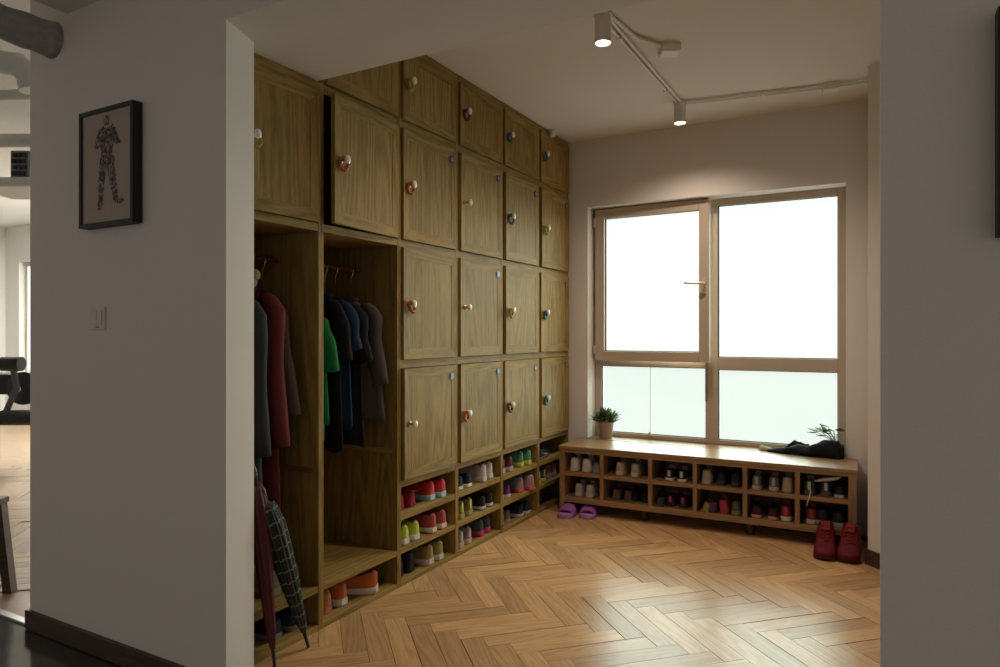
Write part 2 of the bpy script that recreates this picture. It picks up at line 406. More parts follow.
def coil(col, name, label, pos, turns=17, seed=0):
    """spiral wrist key band hooked over a knob stem"""
    r = random.Random(seed); pts = []; n = turns * 8
    R, a = 0.024, 0.0055
    for i in range(n + 1):
        th = 2 * PI * i / n; ph = 2 * PI * i / 8
        rr = R + a * math.cos(ph)
        pts.append((a * math.sin(ph) + 0.004 * math.sin(th), rr * 0.80 * math.sin(th), -R + 0.010 + rr * 1.15 * math.cos(th)))
    m_ = MB().tube(pts, 0.0042, 5)
    o = m_.build(name, plain('band_' + col[0], col[1], 0.25, coat=0.5), None, smooth=True)
    o.location = pos; o.rotation_euler = (r.uniform(-0.5, 0.5), r.uniform(-.12, .12), r.uniform(-0.3, 0.3))
    tag(o, label, 'key band', 'coiled key bands hanging on the locker knobs')
ORA, YEL, TEAL, MAR = ('orange', (0.50, 0.13, 0.025)), ('yellow', (0.46, 0.37, 0.06)), ('teal', (0.015, 0.14, 0.19)), ('maroon', (0.20, 0.025, 0.025))
colname = ['coat wardrobe', 'shirt wardrobe', 'locker cabinet beside the wardrobe',
           'second locker cabinet from the wardrobe', 'third locker cabinet from the wardrobe', 'locker cabinet at the window wall']
rowname = ['bottom', 'second lowest', 'second highest', 'top']
bands = {(0, 2): YEL, (1, 2): ORA, (2, 3): YEL, (3, 3): MAR, (4, 3): TEAL, (5, 3): TEAL, (2, 2): ORA, (4, 2): TEAL, (5, 2): YEL,
         (2, 1): ORA, (4, 1): YEL, (5, 1): TEAL, (3, 0): ORA, (4, 0): MAR, (5, 0): TEAL}
plates = {(2, 2), (3, 2), (4, 2), (5, 2), (3, 1), (5, 1), (2, 0), (3, 0), (4, 0), (5, 0)}
labels = ['oak wardrobe cabinet under the beam with open coat bay and umbrellas in front',
          'oak wardrobe cabinet with shirts hanging below a door that stands ajar',
          'oak locker cabinet next to the shirt wardrobe, four doors over three shoe shelves',
          'oak locker cabinet holding black, yellow and pale pink shoes on its shoe shelves',
          'oak locker cabinet holding burgundy, green and grey coral shoes on its shoe shelves',
          'oak locker cabinet against the window wall, behind the end of the bench']
for ci in range(6):
    y0, y1 = BY[ci], BY[ci + 1]
    top = BZb if ci == 0 else CZ
    t = thing('locker_cabinet', labels[ci], 'locker', (FX, y0, 0), 0, 'oak lockers along the wall')
    def bx(n, mat, x0, x1, a, b_, z0, z1, bev=0.0015):      # x measured from the front, inwards negative; y from the column's own side
        return MB().box((x0, a, z0), (x1, b_, z1)).build(n, mat, t, bevel=bev)
    W = y1 - y0; dpt = XB - FX
    bx('side_panel', WZ, dpt, 0, 0, TH, 0, top - 0.001); bx('side_panel', WZ, dpt, 0, W - TH, W, 0, top - 0.001)
    bx('back_panel', WZ, dpt - 0.010, dpt, 0, W, 0, top - 0.001)
    bx('base_rail', WY, dpt, -0.001, TH, W - TH, 0, 0.024)
    if ci == 0: doors = [2]; cornice = (2.357, top - 0.001)
    elif ci == 1: doors = [2, 3]; cornice = (2.772, top - 0.001)
    else: doors = [0, 1, 2, 3]; cornice = (2.772, top - 0.001)
    bx('cornice', WY, -0.020, 0.002, TH, W - TH, *cornice)
    shelves = SH if ci >= 2 else SH[:1]
    for z0, z1 in shelves: bx('shelf', WY, dpt, -0.002, TH, W - TH, z0, z1)
    rails = [(rows[i][1] + 0.002, rows[i + 1][0] - 0.002) for i in doors if i + 1 < 4 and (i + 1) in doors]
    lowest = rows[doors[0]][0]
    rails.append((lowest - 0.037, lowest - 0.002))
    for z0, z1 in rails: bx('rail', WY, dpt, -0.001, TH, W - TH, z0, z1)
    if ci < 2:
        MB().tube([(-0.25, TH, 1.632), (-0.25, W - TH, 1.632)], 0.013, 12).build('clothes_rod', plain('rod_wood', (0.13, 0.035, 0.02), 0.4), t, smooth=40)
        bx('side_batten', WX, dpt, -0.03, W - TH - 0.006, W - TH, 0.685, 0.712)
    for ri in doors:
        z0, z1 = rows[ri]
        dw = W - 2 * TH - 0.007
        M_ = door_meshes(dw, z1 - z0)
        dr = obj('door', M_['panel'], WZ, t)
        dr.location = (-0.006, W - TH - 0.003, z0)
        ajar = 0.085 if (ci, ri) == (1, 2) else random.choice([0.0, 0.008, 0.004, 0.012])
        dr.rotation_euler = (0, 0, ajar)
        for k, mt in (('left', WZ), ('right', WZ), ('top', WY), ('bot', WY)): obj('stile' if k in ('left', 'right') else 'rail', M_[k], mt, dr)
        kz = (z1 - z0) * (0.50 if ri < 3 else 0.55); ky = -dw + (0.045 if ci else 0.012)
        for nm, me, mt in (('knob', knob_mesh, PORC), ('knob_stem', base_mesh, BRASS)):
            o = obj(nm, me, mt, dr); o.location = (0.019, ky, kz)
        if (ci, ri) in plates:
            o = obj('number_plate', plate_mesh, PLATE, dr); o.location = (0.0185, -0.055, z1 - z0 - 0.062)
            o = obj('plate_print', print_mesh, PLATE2, dr); o.location = (0.0185, -0.055, z1 - z0 - 0.062)
        if (ci, ri) in bands:
            col = bands[(ci, ri)]
            px = FX - 0.006 + 0.019 + 0.014; py = y0 + W - TH - 0.003; 
            ca, sa = math.cos(ajar), math.sin(ajar)
            lx, ly = 0.034, ky
            pos = (FX - 0.006 + lx * ca - ly * sa, py + lx * sa + ly * ca, z0 + kz - 0.004)
            coil(col, 'key_band', '%s coiled key band, %s door of the %s' % (col[0], rowname[ri] if not ci == 0 else 'single', colname[ci]), pos, seed=ci * 7 + ri)
# scribe filler between last column and the window wall, and the beam's plaster
dome = thing('motion_sensor', 'small white dome sensor at the ceiling above the last locker cabinet', 'sensor', (FX + 0.03, 4.60, CZ))
MB().lathe([(0.034, 0.0), (0.036, -0.012), (0.030, -0.018)], 16).build('sensor_base', WHITEP, dome, smooth=40)
MB().lathe([(0.028, -0.017), (0.028, -0.03), (0.022, -0.045), (0.010, -0.053), (0.001, -0.055)], 16).build('sensor_lens', plain('sensor_dome', (0.62, 0.55, 0.48), 0.25), dome, smooth=60)

# ---------------------------------------------------------------- shoe bench below the window
bench = thing('shoe_bench', 'long low oak shoe bench with twelve cubbies under the window', 'bench', (-2.02, 4.535, 0), math.radians(1.2))
BW, BD = 1.916, 0.388
def bb(n, mat, a, b_, bev=0.002): return MB().box(a, b_).build(n, mat, bench, bevel=bev)
bb('top_board', BX, (-0.004, -0.006, 0.462), (BW + 0.004, BD, 0.487), 0.003)
bb('end_panel', BZ, (0, 0, 0), (0.040, BD, 0.462)); bb('end_panel', BZ, (BW - 0.046, 0, 0), (BW, BD, 0.462))
bb('front_rail', BX, (0.04, 0.0, 0.440), (BW - 0.046, 0.02, 0.462))
bb('bottom_board', BX, (0.04, 0.0, 0.083), (BW - 0.046, BD, 0.122))
bb('middle_shelf', BX, (0.04, 0.003, 0.274), (BW - 0.046, BD, 0.302))
bb('back_board', BX, (0.0, BD, 0.08), (BW, BD + 0.008, 0.486))
dv = [-1.699, -1.353, -1.054, -0.739, -0.431]
for x in dv: bb('divider', BZ, (x + 2.02 - 0.014, 0.0, 0.122), (x + 2.02 + 0.014, BD, 0.440))
for x in (0.6, 1.3):
    MB().lathe([(0.02, 0.0), (0.028, 0.004), (0.028, 0.083)], 14, (x, 0.09, 0)).build('foot', DKW, bench, smooth=40)
cells = [(-1.98, -1.713), (-1.685, -1.367), (-1.339, -1.068), (-1.04, -0.753), (-0.725, -0.445), (-0.417, -0.152)]

# ---------------------------------------------------------------- shoes
def cat_interp(tab, n):
    xs = [r[0] for r in tab]; out = []
    for i in range(n):
        # denser towards heel and toe
        s_ = 0.5 - 0.5 * math.cos(PI * i / (n - 1)); s_ = 0.6 * s_ + 0.4 * i / (n - 1)
        j = max(k for k in range(len(xs)) if xs[k] <= s_ + 1e-9); j = min(j, len(xs) - 2)
        u = (s_ - xs[j]) / (xs[j + 1] - xs[j]); u = u * u * (3 - 2 * u) * 0.5 + u * 0.5
        out.append(tuple([s_] + [tab[j][k] + (tab[j + 1][k] - tab[j][k]) * u for k in range(1, len(tab[0]))]))
    return out
# station: y, half width, height, sole half width
SHAPES = {
 'runner': dict(t=[(0, .020, .086, .022), (.05, .031, .094, .034), (.16, .036, .086, .038), (.30, .036, .072, .038), (.40, .036, .084, .038), (.48, .038, .084, .040), (.62, .043, .068, .045), (.76, .046, .054, .048), (.88, .041, .044, .044), (.96, .028, .036, .033), (1, .010, .030, .016)], op=(.085, .40), sole=(.030, .022), L=.27),
 'low': dict(t=[(0, .020, .069, .021), (.05, .030, .074, .033), (.16, .035, .064, .037), (.30, .036, .056, .038), (.42, .036, .064, .038), (.50, .038, .064, .040), (.62, .042, .056, .044), (.76, .045, .048, .047), (.88, .041, .041, .043), (.96, .028, .034, .032), (1, .010, .028, .015)], op=(.085, .42), sole=(.020, .018), L=.265),
 'high': dict(t=[(0, .026, .140, .026), (.06, .038, .150, .040), (.18, .044, .146, .044), (.30, .045, .146, .045), (.40, .044, .152, .045), (.47, .044, .138, .046), (.58, .047, .100, .050), (.72, .050, .072, .053), (.86, .047, .056, .050), (.96, .032, .046, .038), (1, .012, .036, .018)], op=(.06, .40), sole=(.034, .028), L=.29),
}
_sh = {}
def shoe_meshes(kind):
    if kind in _sh: return _sh[kind]
    sp = SHAPES[kind]; L = sp['L']; st = cat_interp(sp['t'], 26); op = sp['op']; zs0, zs1 = sp['sole']
    K = 13; up, li = MB(), MB(); rows_ = []; isop = []
    for (s_, hw, h, sw_) in st:
        zb = zs0 + (zs1 - zs0) * min(1, s_ / 0.7) - 0.004
        o = op[0] <= s_ <= op[1]; isop.append(o); r = []
        for k in range(K):
            th = PI * k / (K - 1); c_, q = math.cos(th), math.sin(th)
            x = hw * math.copysign(abs(c_) ** 0.62, c_); z = zb + (h - zb) * q ** 0.72
            if o:
                e = min(1, (s_ - op[0]) / 0.10 + .15, (op[1] - s_) / 0.04 + 0.3)
                if 4 <= k <= 8: x = hw * (0.62, 0.5, 0, -0.5, -0.62)[k - 4]; z = h - (0.004, 0.040, 0.046, 0.040, 0.004)[k - 4] * e
                elif k in (3, 9): x = hw * (0.78 if k == 3 else -0.78); z = h + 0.002
                elif k in (2, 10): x = hw * (0.93 if k == 2 else -0.93); z = zb + (h - zb) * 0.72
            r.append((x, s_ * L, z))
        rows_.append(r)
    def idx(i, k): return i * K + k
    allv = [p for r in rows_ for p in r]; up.v = list(allv); li.v = list(allv)
    for i in range(len(st) - 1):
        for k in range(K - 1):
            f = (idx(i, k), idx(i, k + 1), idx(i + 1, k + 1), idx(i + 1, k))
            if (isop[i] or isop[i + 1]) and 4 <= k < 8 and isop[i] and isop[i + 1]: li.f.append(f)
            else: up.f.append(f)
    up.f.append(tuple(idx(0, k) for k in range(K))); up.f.append(tuple(idx(len(st) - 1, k) for k in reversed(range(K))))
    def clean(mb):
        used = sorted({i for f in mb.f for i in f}); mp = {o: n for n, o in enumerate(used)}
        mb.v = [mb.v[i] for i in used]; mb.f = [tuple(mp[i] for i in f) for f in mb.f]; return mb
    so = MB(); rg = []
    for zf, k in ((0.0, 0.90), (0.15, 0.985), (0.85, 1.0), (1.0, 0.96)):
        ring = []
        for sgn in (1, -1):
            for (s_, hw, h, sw_) in (st if sgn == 1 else reversed(st)):
                zt = zs0 + (zs1 - zs0) * min(1, s_ / 0.7)
                zb = 0.010 * max(0, (s_ - 0.82) / 0.18) ** 1.6
                ring.append((sgn * sw_ * k, (s_ - 0.5) * L * (1.03 if k > .95 else 0.99) + 0.5 * L, zb + (zt - zb) * zf))
        rg.append(ring)
    so.rings(rg)
    out = MB(); out.rings([[(x * 1.005, (y - L / 2) * 1.004 + L / 2, z * 0.32) for x, y, z in rg[1]], [(x * 1.012, (y - L / 2) * 1.004 + L / 2, zs1 * 0.30 + (z if False else 0)) for x, y, z in rg[1]]])
    def topz(s_):
        j = min(range(len(st)), key=lambda i: abs(st[i][0] - s_)); return st[j]
    la = MB()
    lo, hi = op[1] + 0.03, op[1] + 0.24
    for i in range(5):
        s_ = lo + (hi - lo) * i / 4; q = topz(s_)
        for sg in (1, -1):
            y = s_ * L; y2 = (s_ + 0.04 * sg) * L; z1, z2 = topz(s_)[2], topz(s_ + .04 * sg)[2]
            la.tube([(-q[1] * .50, y, z1 * 0.90 + .003), (-q[1] * .2, (y * .7 + y2 * .3), z1 + .004), (q[1] * .2, (y * .3 + y2 * .7), z2 + .004), (q[1] * .50, y2, z2 * 0.90 + .003)], 0.0028, 5)
    for sg in (1, -1):
        q = topz(lo)
        la.tube([(0, lo * L, q[2] + .004), (sg * .014, lo * L + .012, q[2] + .010), (sg * .026, lo * L + .020, q[2] - .002)], 0.0022, 5)
    to = MB(); q = topz(op[1])
    to.rings([[(x * .020, op[1] * L + y, q[2] + z) for x in (-1, -.4, .4, 1)] + [(x * .020, op[1] * L + y + .006, q[2] + z) for x in (1, .4, -.4, -1)] for y, z in ((.03, -.012), (.005, .004), (-.010, .020), (-.014, .026))])
    ht = MB(); q = topz(.02)
    ht.rings([[(x * q[1] * .42, -0.0025 - 0.001 * (1 - abs(x)), q[2] * z) for x in (-1, 0, 1)] + [(x * q[1] * .42, 0.004, q[2] * z) for x in (1, 0, -1)] for z in (.42, .72, .97)])
    swm = MB()
    for sg in (1, -1):
        ys = [i / 10 for i in range(11)]; a_, b_ = [], []
        for u in ys:
            s_ = .62 - .46 * u; q = topz(s_); zb = zs0
            if u < .25: zc = .30 - .10 * math.sin(u / .25 * PI / 2); wd = .02 + .10 * (u / .25)
            else: zc = .20 + .42 * ((u - .25) / .75) ** 1.25; wd = .12 * (1 - (u - .25) / .75)
            for lst, zz in ((a_, zc - wd), (b_, zc + wd)):
                zz = max(0.04, zz); ang = math.asin(min(1, zz ** (1 / .72))); x = q[1] * abs(math.cos(ang)) ** .62
                lst.append((sg * (x + .0022), s_ * L, zb - .004 + (q[2] - zb + .004) * zz))
        n = len(swm.v); swm.v += a_ + b_
        for i in range(10): swm.f.append((n + i, n + i + 1, n + 12 + i, n + 11 + i))
    r = dict(upper=clean(up).mesh('upper', 60), lining=clean(li).mesh('lining', True), sole=so.mesh('sole', 50), outsole=out.mesh('outsole', 50), laces=la.mesh('laces', True), tongue=to.mesh('tongue', 50), heel_tab=ht.mesh('heel_tab', 50), side_mark=swm.mesh('side_mark', True), L=L)
    _sh[kind] = r
    return r
def cm(c, r=0.7): return plain('shoe_%.3f_%.3f_%.3f' % c, c, r, bump=0.15, bscale=220, var=0.10, spec=.25)
DARK = (0.012, 0.012, 0.014); WHT = (0.62, 0.58, 0.53)
def shoe(loc, rz, label, group, kind='low', up=DARK, sole=WHT, lace=None, lin=None, out=None, tab=None, mark=None, tilt=0.0, roll=0.0, sc=1.0):
    M_ = shoe_meshes(kind)
    t = thing('shoe', label, 'shoe', loc, rz, group)
    t.rotation_euler = (tilt, roll, rz); t.scale = (sc, sc, sc * 1.14)
    obj('upper', M_['upper'], cm(up), t); obj('sole', M_['sole'], cm(sole, .55), t)
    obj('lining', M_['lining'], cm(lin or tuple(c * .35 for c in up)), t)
    if out: obj('outsole', M_['outsole'], cm(out, .55), t)
    obj('tongue', M_['tongue'], cm(tab or up), t)
    if lace: obj('laces', M_['laces'], cm(lace), t)
    if tab: obj('heel_tab', M_['heel_tab'], cm(tab), t)
    if mark: obj('side_mark', M_['side_mark'], cm(mark, .4), t)
    return t
def pair(x, y, z, dirz, gap, label, group, jx=0.0, sides=('hall side', 'window side'), **k):
    """two shoes side by side; dirz is the direction the toes point"""
    d_ = Vector((math.cos(dirz), math.sin(dirz))); s_ = Vector((-d_.y, d_.x)); r = random.Random(label)
    for i, sg in enumerate((-.5, .5)):
        p = Vector((x, y)) + s_ * gap * sg + d_ * (jx * (1 if i else -1) + r.uniform(-.008, .008))
        shoe((p.x, p.y, z), dirz - PI / 2 + r.uniform(-.06, .06), label + ', ' + sides[(i == 0) if s_.dot(Vector((1, 1))) < 0 else i], group, **k)
TO = PI            # toes to the back of the lockers
HX = FX - 0.022    # heels just behind the front edge
Z0, Z1, Z2 = 0.0245, 0.1945, 0.3705
def cub(ci, f): return BY[ci] + TH + f * (BY[ci + 1] - BY[ci] - 2 * TH)
G = 'shoes on the locker shelves'
def lp(ci, f, z, label, gap=.094, dx=0.0, **k): pair(HX + dx, min(max(cub(ci, f), BY[ci] + TH + gap / 2 + .052), BY[ci + 1] - TH - gap / 2 - .052), z, TO + k.pop('turn', 0), gap, label, G, **k)
# first full locker column
lp(2, .22, Z2, 'crimson shoe on the top shoe shelf, pushed in beside the coral runners', dx=-.03, up=(.30, .012, .022), sole=(.24, .012, .02), lace=(.3, .02, .03))
lp(2, .72, Z2, 'coral red running shoe with pale blue sole and white side mark', kind='runner', sc=.98, up=(.55, .045, .04), sole=(.35, .55, .60), lace=(.6, .1, .1), mark=(.75, .6, .55), lin=(.12, .02, .02))
lp(2, .22, Z1, 'neon yellow green sneaker with white sole', up=(.42, .50, .045), sole=WHT, lace=(.6, .65, .2), tab=(.50, .58, .08), kind='runner', sc=.96, dx=.005)
lp(2, .70, Z1, 'rose red sneaker with cream sole sticking out over its shelf', kind='runner', up=(.34, .055, .06), sole=(.62, .53, .42), out=(.34, .05, .055), lace=(.3, .05, .06), tab=(.42, .09, .09), dx=.02)
lp(2, .17, Z0, 'black sneaker in the bottom cubby beside the olive gold pair', up=DARK, sole=DARK, dx=-.02, kind='runner')
lp(2, .66, Z0, 'olive gold sneaker with white and black sole', kind='runner', up=(.27, .20, .06), sole=(.56, .50, .42), lin=DARK, tab=(.32, .25, .09), lace=DARK)
# second
lp(3, .22, Z2, 'black shoe with thick white sole on the top shelf below the lockers', up=(.012, .014, .02), sole=(.64, .60, .55), kind='low', dx=.0)
lp(3, .74, Z2, 'pale greyish pink sneaker with pale sole', kind='runner', up=(.45, .37, .34), sole=(.52, .42, .39), lace=(.5, .45, .42), tab=(.55, .45, .42))
lp(3, .25, Z1, 'grey sneaker with yellow trim and laces', kind='runner', up=(.16, .14, .07), sole=(.30, .27, .10), lace=(.50, .45, .06), tab=(.55, .48, .08), mark=(.5, .42, .06), dx=-.01)
lp(3, .74, Z1, 'black sneaker with white sole beside the yellow trimmed pair', up=DARK, sole=(.5, .48, .45), out=DARK, tab=(.03, .03, .035), dx=.0)
lp(3, .24, Z0, 'dusty pink and grey sneaker with pink sole', kind='runner', up=(.24, .20, .20), sole=(.46, .36, .35), tab=(.48, .38, .37), lace=(.2, .18, .18), sc=.95)
lp(3, .75, Z0, 'charcoal slipper boot with hot pink sole', up=(.075, .075, .085), sole=(.52, .05, .18), kind='runner', lin=DARK, sc=.95, dx=-.02)
# third
lp(4, .20, Z2, 'burgundy sneaker with pale sole', up=(.10, .02, .03), sole=(.40, .33, .33), kind='runner', lace=(.3, .2, .2), dx=-.005)
lp(4, .72, Z2, 'green sneaker with neon yellow sole', kind='runner', up=(.06, .22, .13), sole=(.48, .52, .07), tab=(.10, .30, .18), lace=(.4, .45, .1))
lp(4, .18, Z1, 'purple sneaker with white toe and sole', up=(.15, .03, .16), sole=(.55, .50, .50), lace=(.5, .45, .5), dx=-.01)
lp(4, .70, Z1, 'grey running shoe with coral sole lying side on', kind='runner', up=(.25, .27, .28), sole=(.62, .13, .12), lace=DARK, lin=DARK, turn=-.38, gap=.105, dx=.01, tab=(.6, .15, .13))
lp(4, .20, Z0, 'taupe shoe with pale sole in the bottom cubby', up=(.17, .14, .115), sole=(.30, .26, .23), dx=-.01)
lp(4, .72, Z0, 'navy shoe with white sole in the bottom cubby', up=(.016, .02, .045), sole=(.55, .52, .48))
# column behind the bench end
sh_ = lambda **k: shoe(group=G, **k)
sh_(loc=(FX - .05, cub(5, .10), Z2), rz=-PI / 2 + 1.75, label='black low sneaker with pale side mark, at the shelf edge behind the bench', up=(.018, .018, .02), sole=(.16, .14, .12), mark=(.4, .38, .35), lace=(.02, .02, .02))
sh_(loc=(FX - .16, cub(5, .12), Z2), rz=-PI / 2 + 1.75, label='black low sneaker deeper on the shelf, behind its twin with side mark', up=(.018, .018, .02), sole=(.16, .14, .12), mark=(.4, .38, .35), lace=(.02, .02, .02))
lp(5, .17, Z1, 'blue sneaker with neon yellow sole and heel', kind='runner', up=(.03, .06, .16), sole=(.46, .50, .06), tab=(.42, .46, .06), lace=(.4, .45, .1), dx=-.01, sc=.95)
lp(5, .62, Z1, 'pink and grey sneaker half hidden by the bench end', kind='runner', up=(.38, .13, .17), sole=(.22, .2, .22), tab=(.5, .2, .25), dx=-.02)
lp(5, .40, Z0, 'dark red flat shoe in the bottom corner cubby', up=(.10, .018, .018), sole=(.10, .02, .02), dx=-.06)
# wardrobe columns: below their bottom shelves
G2 = 'shoes at the foot of the wardrobe columns'
for i, (f, dx, rz) in enumerate(((.36, -.03, .12), (.74, .0, .50))):
    shoe((HX + dx, cub(1, f), Z0), PI / 2 + rz, 'bright orange running shoe with white sole below the shirts, ' + ('turned outward', 'pointing straight in')[i == 0], G2, kind='runner', up=(.50, .13, .035), sole=(.66, .58, .50), lace=(.5, .2, .08), tab=(.55, .17, .05), lin=(.10, .03, .012), sc=1.02)
for f in (.05, .16):
    shoe((HX - .03, cub(1, f), Z0), PI / 2, 'yellow orange and pink shoe, ' + ('touching the wardrobe upright', 'beside its twin and the orange runner')[f > .1], G2, up=(.48, .25, .06), sole=(.50, .16, .13), tab=(.5, .2, .1), kind='runner', sc=.95)
for f in (.36, .62):
    shoe((HX - .03, cub(0, f + .18), Z0), PI / 2 + .1, 'navy sneaker with grey sole behind the umbrellas, ' + ('hall side', 'window side')[f > .5], G2, up=(.020, .026, .05), sole=(.20, .17, .16), lace=(.2, .2, .2))
for f in (.56, .84):
    shoe((HX - .05, cub(0, f), Z1), PI / 2 - .1, 'grey beige sneaker on the coat wardrobe shelf by the plaid umbrella, ' + ('hall side', 'window side')[f > .7], G2, kind='runner', up=(.20, .165, .13), sole=(.28, .24, .2), lace=(.35, .3, .25))

# bench shoes: heels to the room
G3 = 'shoes in the bench cubbies'
bz = [0.1225, 0.3025]
def bp(ci, rowi, f, label, dy=0.0, turn=0.0, gap=.092, **k):
    k['sc'] = k.get('sc', 1) * .90; gap *= .92
    x0, x1 = cells[ci]; x = min(max(x0 + (x1 - x0) * f, x0 + gap / 2 + .052), x1 - gap / 2 - .052)
    pair(x, 4.56 + dy + (x + 2.02) * .021, bz[rowi], PI / 2 + turn, gap, label, G3, sides=('locker side', 'angled wall side'), **k)
def b1(ci, rowi, f, label, dy=0.0, turn=0.0, **k):
    k['sc'] = k.get('sc', 1) * .90
    x0, x1 = cells[ci]; x = min(max(x0 + (x1 - x0) * f, x0 + .047), x1 - .047)
    shoe((x, 4.56 + dy + (x + 2.02) * .021, bz[rowi]), turn, label, G3, **k)
bp(0, 1, .40, 'cream white canvas high shoe in the bench cubby nearest the lockers', kind='runner', sc=1.06, up=(.58, .49, .44), sole=(.56, .48, .43), gap=.098, lin=(.1, .08, .07))
b1(0, 1, .84, 'grey sneaker tucked beside the cream white pair', up=(.24, .22, .21), sole=(.35, .32, .3), dy=.03)
bp(0, 0, .50, 'off white sneaker in the lower cubby behind the purple slides', up=(.42, .37, .31), sole=(.48, .43, .37), lace=(.5, .45, .4), kind='runner', sc=.96)
bp(1, 1, .50, 'beige suede sneaker in the second upper bench cubby', kind='runner', up=(.37, .30, .23), sole=(.50, .43, .34), gap=.12, lin=(.06, .05, .04))
bp(1, 0, .34, 'brown leather shoe deep in the second lower bench cubby', up=(.14, .085, .06), sole=(.12, .08, .06), dy=.05)
bp(1, 0, .80, 'black leather shoe deep in the second lower bench cubby', up=DARK, sole=(.02, .02, .02), dy=.06, gap=.085)
bp(2, 1, .55, 'black studded sandal shoe with white sole tipped forward', up=(.02, .02, .02), sole=(.62, .55, .5), tab=(.45, .4, .36), dy=.0, lace=(.4, .36, .32))
bp(2, 0, .55, 'purple and black sneaker with pink heel in the third lower cubby', up=(.05, .014, .035), sole=(.03, .02, .025), tab=(.36, .06, .16), dy=.03)
b1(2, 0, .14, 'dark grey sneaker lying at the corner of the third lower cubby', up=(.05, .05, .055), sole=(.05, .05, .05), sc=.8)
b1(3, 1, .18, 'beige boot standing alone in the fourth upper cubby', kind='runner', sc=1.02, up=(.36, .28, .20), sole=(.42, .33, .25), dy=.01)
bp(3, 1, .66, 'black sneaker beside the single beige boot', up=(.018, .018, .022), sole=(.05, .045, .045), gap=.10, dy=.02, kind='runner')
b1(3, 0, .12, 'olive yellow shoe standing on its side in the fourth lower cubby', up=(.26, .22, .07), sole=(.34, .29, .09), sc=.85, roll=0.25)
b1(3, 0, .33, 'purple flat shoe in the fourth lower cubby', up=(.12, .035, .09), sole=(.08, .03, .06), sc=.9)
b1(3, 0, .60, 'pinkish red shoe propped in the fourth lower cubby', up=(.36, .045, .07), sole=(.32, .05, .07), sc=.95, kind='runner', roll=-.2)
b1(3, 0, .86, 'olive green shoe in the fourth lower cubby', up=(.08, .085, .04), sole=(.18, .17, .08), sc=.95, kind='runner')
bp(4, 1, .34, 'grey and white sneaker in the fifth upper cubby', kind='runner', up=(.12, .115, .115), sole=(.42, .37, .32), lace=(.4, .38, .35), tab=(.36, .33, .3), gap=.11, sc=.95)
b1(4, 1, .86, 'tan ankle shoe beside the grey and white pair', kind='runner', up=(.38, .30, .22), sole=(.40, .32, .24), sc=1.0)
bp(4, 0, .30, 'black sneaker with pink sole in the fifth lower cubby', up=(.05, .012, .018), sole=(.58, .30, .29), gap=.105)
b1(4, 0, .80, 'dark red sneaker with broad white sole in the fifth lower cubby', kind='runner', up=(.27, .02, .03), sole=(.62, .54, .48), tab=(.4, .08, .09))
bp(5, 1, .26, 'dark grey sneaker with white tongue and a dangling lace', kind='runner', up=(.04, .04, .04), sole=(.09, .08, .08), tab=(.45, .42, .38), lace=(.5, .45, .4), gap=.10, sc=.95)
b1(5, 1, .82, 'black shoe with cream sole in the upper cubby at the bench end', up=DARK, sole=(.50, .42, .33), sc=.95)
b1(5, 0, .24, 'red sneaker with white sole in the last lower cubby', kind='runner', up=(.20, .02, .03), sole=(.50, .43, .38), tab=(.3, .05, .06))
bp(5, 0, .74, 'black sneaker with grey white sole behind the red high tops', kind='runner', up=(.02, .018, .022), sole=(.38, .34, .32), gap=.10)
ln = MB().tube([(-.375, 4.575, .36), (-.355, 4.566, .335), (-.362, 4.556, .300), (-.372, 4.552, .270), (-.376, 4.550, .245)], .0035, 6).build('shoe_lace', cm((.5, .45, .4)), None, smooth=True)
tag(ln, 'loose pale lace hanging over the bench shelf edge', 'lace')
hb = MB(); hb.tube([(-.34, 4.62, .388), (-.30, 4.60, .402), (-.25, 4.595, .412), (-.205, 4.60, .425), (-.19, 4.62, .432)], [.006, .010, .011, .010, .006], 8)
tag(hb.build('belt_strap', cm((.55, .47, .36)), None, smooth=True), 'cream curved strap lying over the shoes in the last upper cubby', 'strap')

# red high tops and purple slides on the floor
for i, (x, y, rz) in enumerate(((-.270, 4.563, PI + .03), (-.130, 4.575, PI - .06))):
    t = shoe((x, y, 0.001), rz, 'dark red high top sneaker on the parquet at the bench end, ' + ('locker side', 'angled wall side')[i], 'red high tops on the floor', kind='high', up=(.12, .004, .006), sole=(.075, .004, .006), lace=(.20, .02, .02), tab=(.19, .012, .015), lin=(.03, .004, .005), mark=(.24, .02, .02))
    t.scale = (1.20, .93, 1.08)
SL = (.27, .085, .30); SL2 = (.40, .20, .44)
def slide(x, y, rz, sd):
    t = thing('slide_sandal', 'purple rubber slide sandal on the parquet before the bench, ' + sd, 'sandal', (x, y, .001), rz, 'pair of purple slides')
    L = .26; st = cat_interp([(0, .018), (.06, .031), (.25, .034), (.5, .037), (.75, .045), (.9, .040), (.97, .026), (1, .010)], 18)
    m_ = MB(); rg = []
    for z, k in ((0, .95), (.005, 1), (.021, 1), (.026, .95)):
        rg.append([(hw * k, s_ * L, z + .008 * max(0, .3 - s_)) for s_, hw in st] + [(-hw * k, s_ * L, z + .008 * max(0, .3 - s_)) for s_, hw in reversed(st)])
    m_.rings(rg); m_.build('footbed', cm(SL2, .5), t, smooth=50)
    s2 = MB(); rr = []
    for j in range(9):
        s_ = .44 + .38 * j / 8; row = []
        hh = .062 - .018 * (j / 8); hw = .043 + .007 * math.sin(PI * j / 8)
        for inn in (0, .006):
            seq = []
            for k in range(13):
                a_ = PI * k / 12; seq.append(((hw - inn) * math.copysign(abs(math.cos(a_)) ** .6, math.cos(a_)), s_ * L, .004 + (hh - inn) * math.sin(a_) ** .75))
            row += seq if inn == 0 else seq[::-1]
        rr.append(row)
    s2.rings(rr); s2.build('strap', cm(SL, .5), t, smooth=50)
    t.scale = (1.25, 1.0, 1.1)
